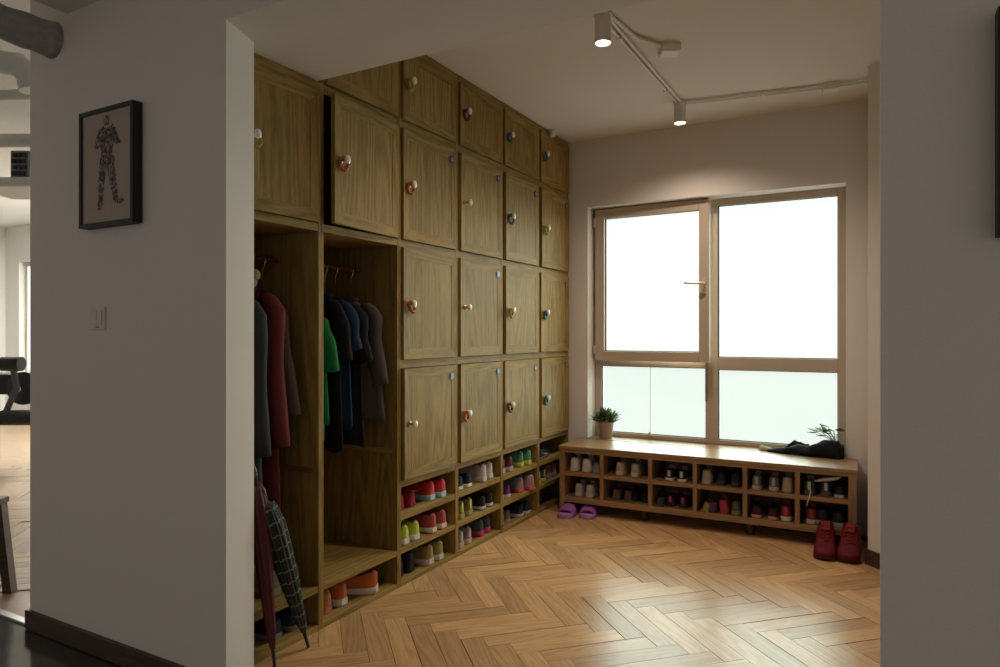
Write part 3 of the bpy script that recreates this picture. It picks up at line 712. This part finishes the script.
# slides point their open toes at the room
slide(-1.955, 4.645, PI + .12, 'locker side'); slide(-1.835, 4.70, PI + .22, 'window side')

# ---------------------------------------------------------------- hanging clothes
def garment(name, label, group, y, ztop, length, hw, col, sleeve=.22, flare=1.1, th=.035, x=-2.392, shorts=False, seed=1, cloth_rough=.9, sl_out=.06, lean=0.0):
    r = random.Random(seed); t = thing(name, label, 'clothing', (x, y, ztop), 0, group)
    mat = plain('cloth_' + name + str(seed), col, cloth_rough, bump=.25, bscale=300, var=.12, spec=.2)
    N_ = 40; ph = [r.uniform(0, 6.28) for _ in range(4)]; rings = []
    prof = [(0.012, .26, .5), (-.01, .42, .7), (-.05, .80, .95), (-.085, .97, 1), (-.14, .94, 1.05)]
    for j in range(1, 9): u = j / 8; prof.append((-.14 - (length - .14) * u, .94 + (flare - .94) * u, 1.05 + .35 * u))
    for (z, a_, b_) in prof:
        fold = min(1, max(0, (-z - .05) / .25)); rg = []
        for k in range(N_):
            th_ = 2 * PI * k / N_; c_, s_ = math.cos(th_), math.sin(th_)
            rip = 1 + fold * (.30 * math.sin(5 * th_ + ph[0] + z * 3) + .18 * math.sin(9 * th_ + ph[1] - z * 5))
            rg.append((hw * a_ * math.copysign(abs(c_) ** .8, c_) * (1 + .03 * fold * math.sin(3 * th_ + ph[2])), th * b_ * s_ * rip + lean * z, z + fold * .012 * math.sin(4 * th_ + ph[3]) - abs(c_) * 0.012))
        rings.append(rg)
    MB().rings(rings).build('body', mat, t, smooth=True)
    if sleeve > 0:
        for sg in (1, -1):
            pts = [(sg * hw * .42, 0, -.030), (sg * hw * .62, 0, -.042), (sg * hw * .78, lean * -.05, -.062)]; rad = [.022, .036, .046]
            for j in range(8):
                u = j / 7
                pts.append((sg * (hw * .88 + sl_out * u ** .8 + .010 * math.sin(u * 5 + seed)), -.008 * math.sin(u * 4) + lean * (-.06 - sleeve * u), -.095 - (sleeve - .03) * u)); rad.append(.050 + .004 * math.sin(u * 9 + seed) + .006 * u * (sleeve < .3))
            mm = MB().tube(pts, rad, 14)
            mm.v = [(vx, vy * .62, vz) for vx, vy, vz in mm.v]
            mm.build('sleeve', mat, t, smooth=True)
    cl = MB(); cl.rings([[(hw * .27 * math.cos(2 * PI * k / 20) * q, th * .62 * math.sin(2 * PI * k / 20) * q, z) for k in range(20)] for z, q in ((.0, 1.05), (.016, 1.1), (.020, .95))])
    cl.build('collar', mat, t, smooth=50)
    hook(x, y, ztop, name.replace('_', ' '))
    return t
HN = [0]
def hook(x, y, zt, what):
    h_ = thing('coat_hanger', 'wooden coat hanger on the rod, holding the ' + what, 'hanger', (x, y, zt), 0, 'coat hangers on the rods, ' + ('shirt bay' if y > 2.24 else 'coat bay'))
    zr = 1.632 - zt
    MB().tube([(0, 0, -.005), (0, 0, zr - .045), (.012, 0, zr - .030), (.0175, 0, zr - .006), (.011, 0, zr + .014), (0, 0, zr + .0185), (-.011, 0, zr + .013), (-.017, 0, zr)], .0022, 6).build('hook', CHROME, h_, smooth=True)
    arms = [(-.13, 0, -.062), (-.09, 0, -.042), (-.04, 0, -.020), (0, 0, -.012), (.04, 0, -.020), (.09, 0, -.042), (.13, 0, -.062)]
    MB().tube(arms, .0075, 8).build('arms', plain('hanger_wood', (.38, .2, .09), .4), h_, smooth=True)
GA, GB = 'coats in the coat bay', 'shirts in the shirt bay'
garment('denim_jacket', 'long grey denim jacket hanging nearest the hall wall', GA, 1.955, 1.46, .80, .175, (.050, .054, .058), sleeve=.60, th=.030, seed=1, sl_out=.04)
garment('wool_sweater', 'long dusty red knit coat hanging beside the grey jacket', GA, 2.06, 1.485, .95, .17, (.17, .038, .036), sleeve=.60, th=.020, seed=2, sl_out=.035)
garment('taupe_cardigan', 'taupe brown cardigan half hidden behind the red coat', GA, 2.135, 1.46, .60, .12, (.085, .066, .055), sleeve=.45, th=.015, seed=3)
fur = MB(); rf = random.Random(4)
for _ in range(14):
    cx_, cz_ = rf.uniform(-.05, .05), rf.uniform(-.03, .035); q = rf.uniform(.018, .028)
    fur.lathe([(q * math.sin(PI * i / 6) + .0003, -q * math.cos(PI * i / 6)) for i in range(7)], 9, (cx_, rf.uniform(-.03, .03), cz_))
fo = fur.build('fur_hood', plain('fur', (.36, .30, .17), 1, bump=1, bscale=160, var=.35), None, smooth=True)
fo.location = (-2.30, 1.95, 1.535); tag(fo, 'yellowish fluffy fur hood above the grey jacket', 'hood')
garment('green_shirt', 'bright green shirt hanging next to the wardrobe upright', GB, 2.36, 1.40, .50, .17, (.010, .17, .045), sleeve=.20, th=.020, seed=5, sl_out=.03)
garment('black_shirt', 'black tee shirt hanging beside the green shirt', GB, 2.45, 1.475, .72, .17, (.008, .009, .011), sleeve=.24, th=.022, seed=6, sl_out=.04)
garment('blue_shirt', 'denim blue shirt hanging between the black shirts', GB, 2.525, 1.475, .62, .165, (.016, .034, .075), sleeve=.20, th=.022, seed=7, sl_out=.04)
garment('black_tunic', 'long black tunic with tie hanging behind the blue shirt', GB, 2.60, 1.46, .70, .165, (.013, .012, .013), sleeve=.24, th=.022, seed=8, sl_out=.04)
garment('grey_tee', 'mouse grey tee shirt hanging last on the rod', GB, 2.715, 1.465, .60, .172, (.095, .080, .072), sleeve=.36, th=.026, seed=9, flare=1.28, sl_out=.035)
lt = MB(); lt.rings([[(-2.30 + a_ * .05, 2.36 + b_ * .012, z) for a_, b_ in ((-1, -1), (1, -1), (1, 1), (-1, 1))] for z in (1.0, .90, .80)])
tag(lt.build('pale_blue_scarf', plain('scarf', (.13, .22, .33), .9), None, smooth=True), 'pale blue cloth showing below the green shirt', 'cloth')

# ---------------------------------------------------------------- umbrellas
def plaid():
    m_, nt, N, L, P = newmat('plaid_cloth')
    tc = N.new('ShaderNodeTexCoord'); sp = N.new('ShaderNodeSeparateXYZ'); L.new(tc.outputs['UV'], sp.inputs[0])
    def bands(sock, freq, wd):
        a = N.new('ShaderNodeMath'); a.operation = 'MULTIPLY'; a.inputs[1].default_value = freq; L.new(sock, a.inputs[0])
        f = N.new('ShaderNodeMath'); f.operation = 'FRACT'; L.new(a.outputs[0], f.inputs[0])
        g = N.new('ShaderNodeMath'); g.operation = 'LESS_THAN'; g.inputs[1].default_value = wd; L.new(f.outputs[0], g.inputs[0]); return g.outputs[0]
    ad = N.new('ShaderNodeMath'); ad.operation = 'MAXIMUM'
    L.new(bands(sp.outputs[0], 9, .13), ad.inputs[0]); L.new(bands(sp.outputs[1], 14, .13), ad.inputs[1])
    mx = N.new('ShaderNodeMix'); mx.data_type = 'RGBA'; mx.inputs[6].default_value = (.012, .016, .015, 1); mx.inputs[7].default_value = (.17, .18, .15, 1)
    L.new(ad.outputs[0], mx.inputs[0]); L.new(mx.outputs[2], P.inputs['Base Color']); P.inputs['Roughness'].default_value = .7
    return m_
def umbrella(label, tip, topp, mat, rmax, seed):
    tip, topp = Vector(tip), Vector(topp); ax = topp - tip; Ln = ax.length
    t = thing('umbrella', label, 'umbrella', tip, 0, 'folded umbrellas leaning by the coat bay')
    t.rotation_mode = 'QUATERNION'; t.rotation_quaternion = Vector((0, 0, 1)).rotation_difference(ax.normalized())
    n = 32; rg = []; us = []
    for j in range(15):
        u = j / 14; z = .075 + (Ln - .075 - .09) * u
        rr = .008 + rmax * (u ** .6) * (1 if u < .85 else 1 - (u - .85) * 3.2)
        rg.append([(rr * (1 + .16 * math.sin(8 * 2 * PI * k / n + 3.0 * u)) * math.cos(2 * PI * k / n), rr * (1 + .16 * math.sin(8 * 2 * PI * k / n + 3 * u)) * math.sin(2 * PI * k / n), z) for k in range(n)]); us.append(u)
    me = MB().rings(rg).mesh('canopy', True)
    uv = me.uv_layers.new(name='UVMap')
    for lp_ in me.loops:
        v = me.vertices[lp_.vertex_index].co; uv.data[lp_.index].uv = ((math.atan2(v.y, v.x) / (2 * PI)) + .5, v.z / Ln)
    obj('canopy', me, mat, t)
    MB().lathe([(.003, 0), (.0065, .004), (.0075, .085), (.004, .09), (.004, Ln - .12)], 10).build('shaft', BLACK, t, smooth=40)
    MB().tube([(0, 0, Ln - .10), (0, 0, Ln - .03), (-.008, 0, Ln - .012), (-.025, 0, Ln), (-.042, 0, Ln - .012), (-.048, 0, Ln - .035)], .010, 10).build('handle', DKW, t, smooth=True)
    MB().lathe([(rmax * .62, 0), (rmax * .66, .004), (rmax * .66, .018), (rmax * .62, .022)], 16, (0, 0, .45 * Ln)).build('closing_strap', mat, t, smooth=40)
umbrella('dark plaid folded umbrella leaning at the coat wardrobe', (-2.055, 2.075, .001), (-2.080, 1.848, .72), plaid(), .042, 1)
umbrella('dark red folded umbrella leaning next to the hall wall end', (-2.045, 1.885, .001), (-2.105, 1.835, .80), plain('umbrella_red', (.085, .008, .010), .6), .030, 2)

# ---------------------------------------------------------------- on the bench
pt = thing('potted_plant', 'small bushy green plant in a beige pot on the window sill', 'plant', (-1.848, 5.030, .4875)); pt.scale = (1.28, 1.28, 1.28)
MB().lathe([(.034, 0), (.038, .004), (.048, .085), (.051, .088), (.051, .100), (.045, .100), (.043, .085), (.001, .083)], 24).build('pot', plain('pot_beige', (.45, .36, .28), .7, var=.05), pt, smooth=40)
def leaf_mesh(L, W_, droop):
    m_ = MB(); rg = []
    for j in range(6):
        u = j / 5; wv = W_ * math.sin(PI * min(1, .08 + .92 * u) ** .8) * .5 + .0004; z = L * u - droop * u * u; x = L * u * .15
        rg.append([(-wv, x + .2 * wv, z), (0, x, z), (wv, x + .2 * wv, z), (0, x - .0012, z)])
    return m_.rings(rg).mesh('leaf', True)
LFS = [plain('leaf_green', (.11, .18, .07), .5, var=.25), plain('leaf_pale', (.30, .36, .19), .5, var=.2), plain('leaf_dark', (.035, .075, .025), .5, var=.2)]
lm = [leaf_mesh(.062, .017, .010), leaf_mesh(.048, .015, .008)]
rl = random.Random(9)
for i in range(210):
    a_ = rl.uniform(0, 2 * PI); q = rl.random() ** .5; el = 1.05 * q
    o = obj('leaf', lm[i % 2], LFS[(0, 1, 2, 0, 1)[i % 5]], pt)
    R_ = .050 * q
    o.location = (R_ * math.cos(a_), R_ * math.sin(a_), .094 + .070 * rl.random() * (1 - .5 * q))
    o.rotation_euler = Euler((-el + rl.uniform(-.25, .25), 0, a_ - PI / 2), 'XYZ')
p2 = thing('leafy_plant', 'small broad leaved plant behind the black jacket on the sill', 'plant', (-.238, 5.065, .4875)); p2.scale = (1.3, 1.3, 1.3)
MB().lathe([(.030, 0), (.036, .05), (.038, .055), (.032, .055), (.001, .05)], 18).build('pot', plain('pot_dark', (.03, .03, .03), .5), p2, smooth=40)
bl = leaf_mesh(.066, .042, .018)
for i in range(17):
    a_ = i * 2.4; el = .35 + .75 * rl.random(); L_ = rl.uniform(.07, .13)
    dv_ = Vector((math.sin(el) * math.cos(a_), math.sin(el) * math.sin(a_), math.cos(el))); dv_.x = dv_.x if dv_.x < .22 else -dv_.x; a_ = math.atan2(dv_.y, dv_.x); e_ = Vector((0, 0, .05)) + dv_ * L_
    MB().tube([(0, 0, .05), tuple(Vector((0, 0, .05)) + dv_ * L_ * .5 + Vector((0, 0, .006))), tuple(e_)], .0015, 5).build('stem', LFS[0], p2, smooth=True)
    o = obj('leaf', bl, LFS[1] if i % 3 == 0 else LFS[0], p2); o.location = e_; o.rotation_euler = (-el - .4, 0, a_ - PI / 2 + rl.uniform(-.9, .9))
# crumpled black jacket
def crumple(path, widths, heights, nrm, seed, n=18, m_=46):
    r = random.Random(seed); ph = [r.uniform(0, 6.3) for _ in range(8)]; rg = []
    for i in range(m_):
        u = i / (m_ - 1) * (len(path) - 1); j = min(int(u), len(path) - 2); q = u - j
        p = Vector(path[j]).lerp(Vector(path[j + 1]), q); wd = widths[j] + (widths[j + 1] - widths[j]) * q; hh = heights[j] + (heights[j + 1] - heights[j]) * q
        row = []
        for k in range(n):
            th_ = 2 * PI * k / n; c_, s_ = math.cos(th_), math.sin(th_)
            rp = 1 + .10 * math.sin(2 * th_ + u * 3.1 + ph[0]) + .06 * math.sin(5 * th_ - u * 4 + ph[1]) + .05 * math.sin(u * 5 + ph[2] + 2 * th_)
            z = hh * (max(s_, -.02) ** .8 if s_ > 0 else 0) * rp
            row.append((p.x + nrm[0] * wd * c_ * rp, p.y + nrm[1] * wd * c_ * rp, p.z + z))
        rg.append(row)
    return MB().rings(rg)
jk = thing('black_jacket', 'black jacket lying crumpled on the bench at the window corner', 'jacket', (0, 0, 0))
JM = plain('jacket_black', (.006, .007, .010), .75, bump=.5, bscale=45, var=.3, spec=.15)
crumple([(-.66, 4.99, .4878), (-.60, 4.985, .4878), (-.52, 4.98, .4878), (-.42, 4.965, .4878), (-.31, 4.955, .4878), (-.22, 4.95, .4878), (-.185, 4.95, .4878)],
        [.012, .030, .045, .055, .062, .060, .012], [.012, .030, .045, .066, .100, .110, .06], (0, 1), 5).build('body', JM, jk, smooth=True)
crumple([(-.56, 5.035, .488), (-.50, 5.04, .50), (-.45, 5.035, .505), (-.40, 5.02, .50)], [.012, .028, .028, .02], [.03, .062, .060, .05], (0, 1), 8, m_=30).build('sleeve', JM, jk, smooth=True)
gc = crumple([(-.72, 5.04, .4878), (-.70, 5.035, .4878), (-.66, 5.03, .4878), (-.62, 5.025, .4878)], [.010, .018, .018, .008], [.02, .034, .026, .010], (0, 1), 12, m_=20).build('folded_cloth', plain('cloth_mint', (.36, .46, .30), .8, var=.15), None, smooth=True)
tag(gc, 'pale green cloth peeking out beside the black jacket', 'cloth')

# ---------------------------------------------------------------- ceiling lights and conduit
def spot(x, y, label):
    t = thing('ceiling_spotlight', label, 'light', (x, y, CZ), 0, 'surface mounted ceiling spotlights')
    MB().lathe([(.044, 0), (.045, -.012), (.040, -.016), (.0385, -.022), (.0385, -.140), (.036, -.142), (.034, -.134), (.001, -.133)], 28).build('housing', plain('lamp_white', (.70, .64, .57), .4), t, smooth=40)
    MB().lathe([(.0335, -.134), (.030, -.1365), (.001, -.137)], 24).build('lens', emit('lamp_lens', (1, .86, .68), 14), t, smooth=60)
    l = bpy.data.lights.new('lamp_light', 'SPOT'); l.energy = SPOT_W; l.color = (1, .84, .69); l.spot_size = math.radians(150); l.spot_blend = 1.0; l.shadow_soft_size = .03
    lo = bpy.data.objects.new('lamp_light', l); C.objects.link(lo); lo.parent = t; lo.location = (0, 0, -.146)
spot(-1.13, 3.04, 'white cylinder ceiling spotlight close to the beam')
spot(-1.121, 4.44, 'white cylinder ceiling spotlight close to the window wall')
CW = plain('conduit_white', (.78, .72, .65), .45)
def conduit(label, pts, r=.0085, clips=()):
    t = thing('conduit_pipe', label, 'conduit', (0, 0, 0), 0, 'ceiling conduit')
    MB().tube(pts, r, 10).build('pipe', CW, t, smooth=40)
    for p, q in clips: MB().box((p[0] - q[0], p[1] - q[1], CZ - .026), (p[0] + q[0], p[1] + q[1], CZ)).build('clip', CW, t, bevel=.003)
zc = CZ - .013
conduit('white conduit running straight between the two spotlights', [(-1.143, 3.06, zc), (-1.135, 4.40, zc)], clips=(((-1.139, 3.30), (.016, .008)), ((-1.137, 4.15), (.016, .008))))
conduit('second white conduit beside the straight one between the spotlights', [(-1.112, 3.06, zc), (-1.110, 4.40, zc)])
conduit('bent white conduit from the spotlight near the beam to the junction box', [(-1.10, 3.05, zc), (-1.07, 3.31, zc), (-1.06, 3.35, zc), (-1.00, 3.46, zc), (-.985, 3.50, zc)], r=.010)
conduit('white conduit from the window spotlight to the square box', [(-1.08, 4.430, zc), (-.27, 4.548, zc)], clips=(((-.62, 4.505), (.008, .016)),))
conduit('second white conduit along the window wall to the square box', [(-1.08, 4.468, zc), (-.27, 4.590, zc)])
conduit('thin white conduit from the square box into the angled wall', [(-.22, 4.555, zc), (-.04, 4.565, zc)], r=.006)
conduit('second thin white conduit from the square box into the angled wall', [(-.22, 4.585, zc), (-.04, 4.605, zc)], r=.006)
def jbox(label, x, y, s_, rz=0):
    t = thing('junction_box', label, 'junction box', (x, y, CZ), rz)
    MB().box((-s_, -s_, -.036), (s_, s_, 0)).build('box', CW, t, bevel=.004)
    MB().box((-s_ * .9, -s_ * .9, -.041), (s_ * .9, s_ * .9, -.0365)).build('lid', CW, t, bevel=.002)
jbox('white junction box on the ceiling beside the bent conduit', -.955, 3.56, .050, .5)
jbox('white square conduit box on the ceiling close to the angled wall', -.245, 4.57, .045, .14)

# ---------------------------------------------------------------- gym seen past the end of the hall wall
GZ, gy = 2.95, 5.54
struct('wall_gym_far', MB().box((-12.1, -2.5, 0), (-11.9, 5.74, GZ)), GYMW)
m = MB(); gx = -11.5
m.box((-11.9, gy, 0), (gx, gy + .2, GZ)); m.box((gx, gy, 2.40), (gx + 1.6, gy + .2, GZ)); m.box((gx, gy, 0), (gx + 1.6, gy + .2, .65)); m.box((gx + 1.6, gy, 0), (-2.80, gy + .2, GZ))
struct('wall_gym_back', m, GYMW)
struct('ceiling_gym', MB().box((-12.1, 1.80, GZ), (-2.80, 5.74, GZ + .1)).box((-12.1, -2.5, GZ), (-2.98, 1.80, GZ + .1)), GYMW)
w2 = bpy.data.objects.new('window_2', None); C.objects.link(w2); w2['kind'] = 'structure'
GF = plain('gym_window_frame', (.62, .58, .48), .5)
for x0, x1, z0, z1 in ((0, .07, .65, 2.40), (1.53, 1.6, .65, 2.40), (.07, 1.53, 2.33, 2.40), (.07, 1.53, .65, .72), (.77, .83, .72, 2.33)):
    MB().box((gx + x0, gy + .08, z0), (gx + x1, gy + .14, z1)).build('frame_bar', GF, w2)
for x0, x1 in ((.07, .77), (.83, 1.53)): MB().box((gx + x0, gy + .10, .72), (gx + x1, gy + .11, 2.33)).build('pane', emit('gym_daylight_glass', (.9, 1, .97), 1.3), w2)
# added fill lamp, unseen behind the hall wall, that brightens the gym
gl = thing('gym_fill_lamp', 'long added fill lamp on the gym ceiling, out of view', 'light', (-8.0, 5.0, GZ))
MB().box((-.9, -.25, -.05), (.9, .25, 0)).build('fill_lamp_body', WHITEP, gl)
MB().box((-.88, -.23, -.054), (.88, .23, -.0505)).build('diffuser', emit('gym_fill_diffuser', (1, .98, .93), 4), gl)
l = bpy.data.lights.new('gym_fill_light', 'AREA'); l.shape = 'RECTANGLE'; l.size = 1.7; l.size_y = .44; l.energy = GYM_FILL_W; l.color = (1, .98, .93)
lo = bpy.data.objects.new('gym_fill_light', l); C.objects.link(lo); lo.parent = gl; lo.location = (0, 0, -.06)
# wrapped pipe going into the hall wall
wp = thing('wrapped_pipe', 'cloth wrapped duct pipe under the ceiling running into the hall wall', 'pipe', (-3.085, 0, 2.555))
n = 20; rg = []; rr_ = random.Random(2)
for j in range(48):
    y = -.2 + 1.82 * j / 47; q = .072 + .004 * math.sin(j * 1.9) + .003 * math.sin(j * .7)
    rg.append([(q * math.cos(2 * PI * k / n) * (1 + .04 * math.sin(3 * k + j * .4)), y, q * math.sin(2 * PI * k / n)) for k in range(n)])
MB().rings(rg).build('wrap', plain('wrap_cloth', (.34, .33, .30), .95, bump=.6, bscale=40, var=.25), wp, smooth=True)
MB().tube([(-.10, -.2, .0), (-.10, 1.62, .0)], .03, 12).build('side_pipe', plain('pipe_grey', (.45, .45, .42), .6), wp, smooth=40)
PG = plain('pipe_white', (.55, .56, .53), .5)
for lab, pts, r_ in (('white plastic elbow pipe high in the gym behind the wall end', [(-4.75, 1.66, 2.78), (-4.2, 1.90, 2.78), (-4.08, 1.96, 2.76), (-4.03, 1.99, 2.70), (-4.02, 2.0, 2.62)], .062),
                     ('thin white pipe crossing the gym below the elbow pipe', [(-5.4, 1.9, 2.78), (-3.3, 2.85, 2.78)], .032),
                     ('thick grey pipe crossing the gym above the ventilation unit', [(-6.1, 1.95, 2.62), (-4.1, 2.95, 2.60)], .045)):
    t = thing('ceiling_pipe', lab, 'pipe', (0, 0, 0), 0, 'gym ceiling pipes'); MB().tube(pts, r_, 14).build('pipe', PG, t, smooth=40)
    p = Vector(pts[0]).lerp(Vector(pts[1]), .36); MB().tube([tuple(p), (p.x, p.y, 2.95)], .008, 6).build('hanger_rod', CHROME, t)
ac = thing('ventilation_unit', 'grey ventilation unit with dark lattice grille hanging in the gym', 'ventilation', (-5.53, 2.65, 2.44), .506)
MB().box((-.40, -.02, -.06), (.30, .5, .01)).build('lower_case', PG, ac, bevel=.02); MB().box((-.06, .02, .01), (.07, .5, .21)).build('body', plain('vent_grey', (.16, .17, .17), .6), ac)
for i in range(3):
    for j in range(4): MB().box((-.045 + i * .036 + (j % 2) * .006, 0.004, .025 + j * .045), (-.020 + i * .036 + (j % 2) * .006, .019, .055 + j * .045)).build('grille_slot', BLACK, ac)
MB().tube([(0, .25, .21), (0, .25, .51)], .012, 8).build('hanger_rod', CHROME, ac)
# wooden stool
sto = thing('wooden_stool', 'dark wooden stool standing on the gym parquet by the threshold', 'stool', (-3.925, 1.602, -0.004), .506)
MB().box((-.19, -.13, .456), (.18, .13, .486)).build('seat', DKW, sto, bevel=.004)
for sx in (1, -1):
    for sy in (1, -1):
        MB().hexa([(sx * .185 + a_, sy * .125 + b_, .0) for a_, b_ in ((-.022, -.022), (.022, -.022), (.022, .022), (-.022, .022))] + [(sx * .150 + a_, sy * .10 + b_, .462) for a_, b_ in ((-.022, -.022), (.022, -.022), (.022, .022), (-.022, .022))]).build('leg', DKW, sto)
for sy in (1, -1): MB().box((-.16, sy * .118 - .010, .12), (.16, sy * .118 + .010, .155)).build('stretcher', DKW, sto)
# exercise machine
gm = thing('exercise_machine', 'black and grey leg exercise machine with foam rollers in the gym', 'gym machine', (-7.2, 3.41, 0), .506)
GMT = plain('machine_steel', (.10, .105, .11), .4, .6); FOAM = plain('foam_black', (.018, .018, .02), .6)
MB().box((.20, .72, .04), (.27, .80, 1.60)).box((.10, .60, 0), (.40, .92, .04)).build('upright', GMT, gm, bevel=.006)
MB().tube([(-.10, 0, 1.01), (.09, 0, 1.01)], .068, 16).build('foam_roller', FOAM, gm, smooth=40)
MB().tube([(-.05, -.06, .505), (.26, -.04, .505)], .072, 16).build('foam_roller', FOAM, gm, smooth=40)
MB().tube([(.03, .10, .77), (.03, .16, .77)], .16, 28).build('cam_wheel', plain('cam_dark', (.03, .032, .035), .4), gm, smooth=40)
MB().tube([(.03, .03, .77), (.03, .10, .77)], .032, 14).build('hub', CHROME, gm, smooth=40)
MB().tube([(-.01, .02, 1.0), (.02, .03, .78), (-.06, -.02, .52)], .028, 8).build('lever_arm', GMT, gm, smooth=40)
MB().box((-.55, .2, .70), (-.10, .55, .90)).build('padded_seat', FOAM, gm, bevel=.02)
MB().tube([(.03, .16, .77), (.22, .72, .77)], .04, 8).build('cross_arm', GMT, gm, smooth=40)
MB().box((-.5, .34, 0), (-.42, .42, .70)).build('seat_post', GMT, gm, bevel=.01)
MB().box((-.45, 1.5, 0), (.12, 1.75, .07)).build('foot_plate', FOAM, gm, bevel=.01)
MB().tube([(.24, .9, .03), (-.1, 1.6, .035)], .03, 8).build('floor_bar', GMT, gm, smooth=40)
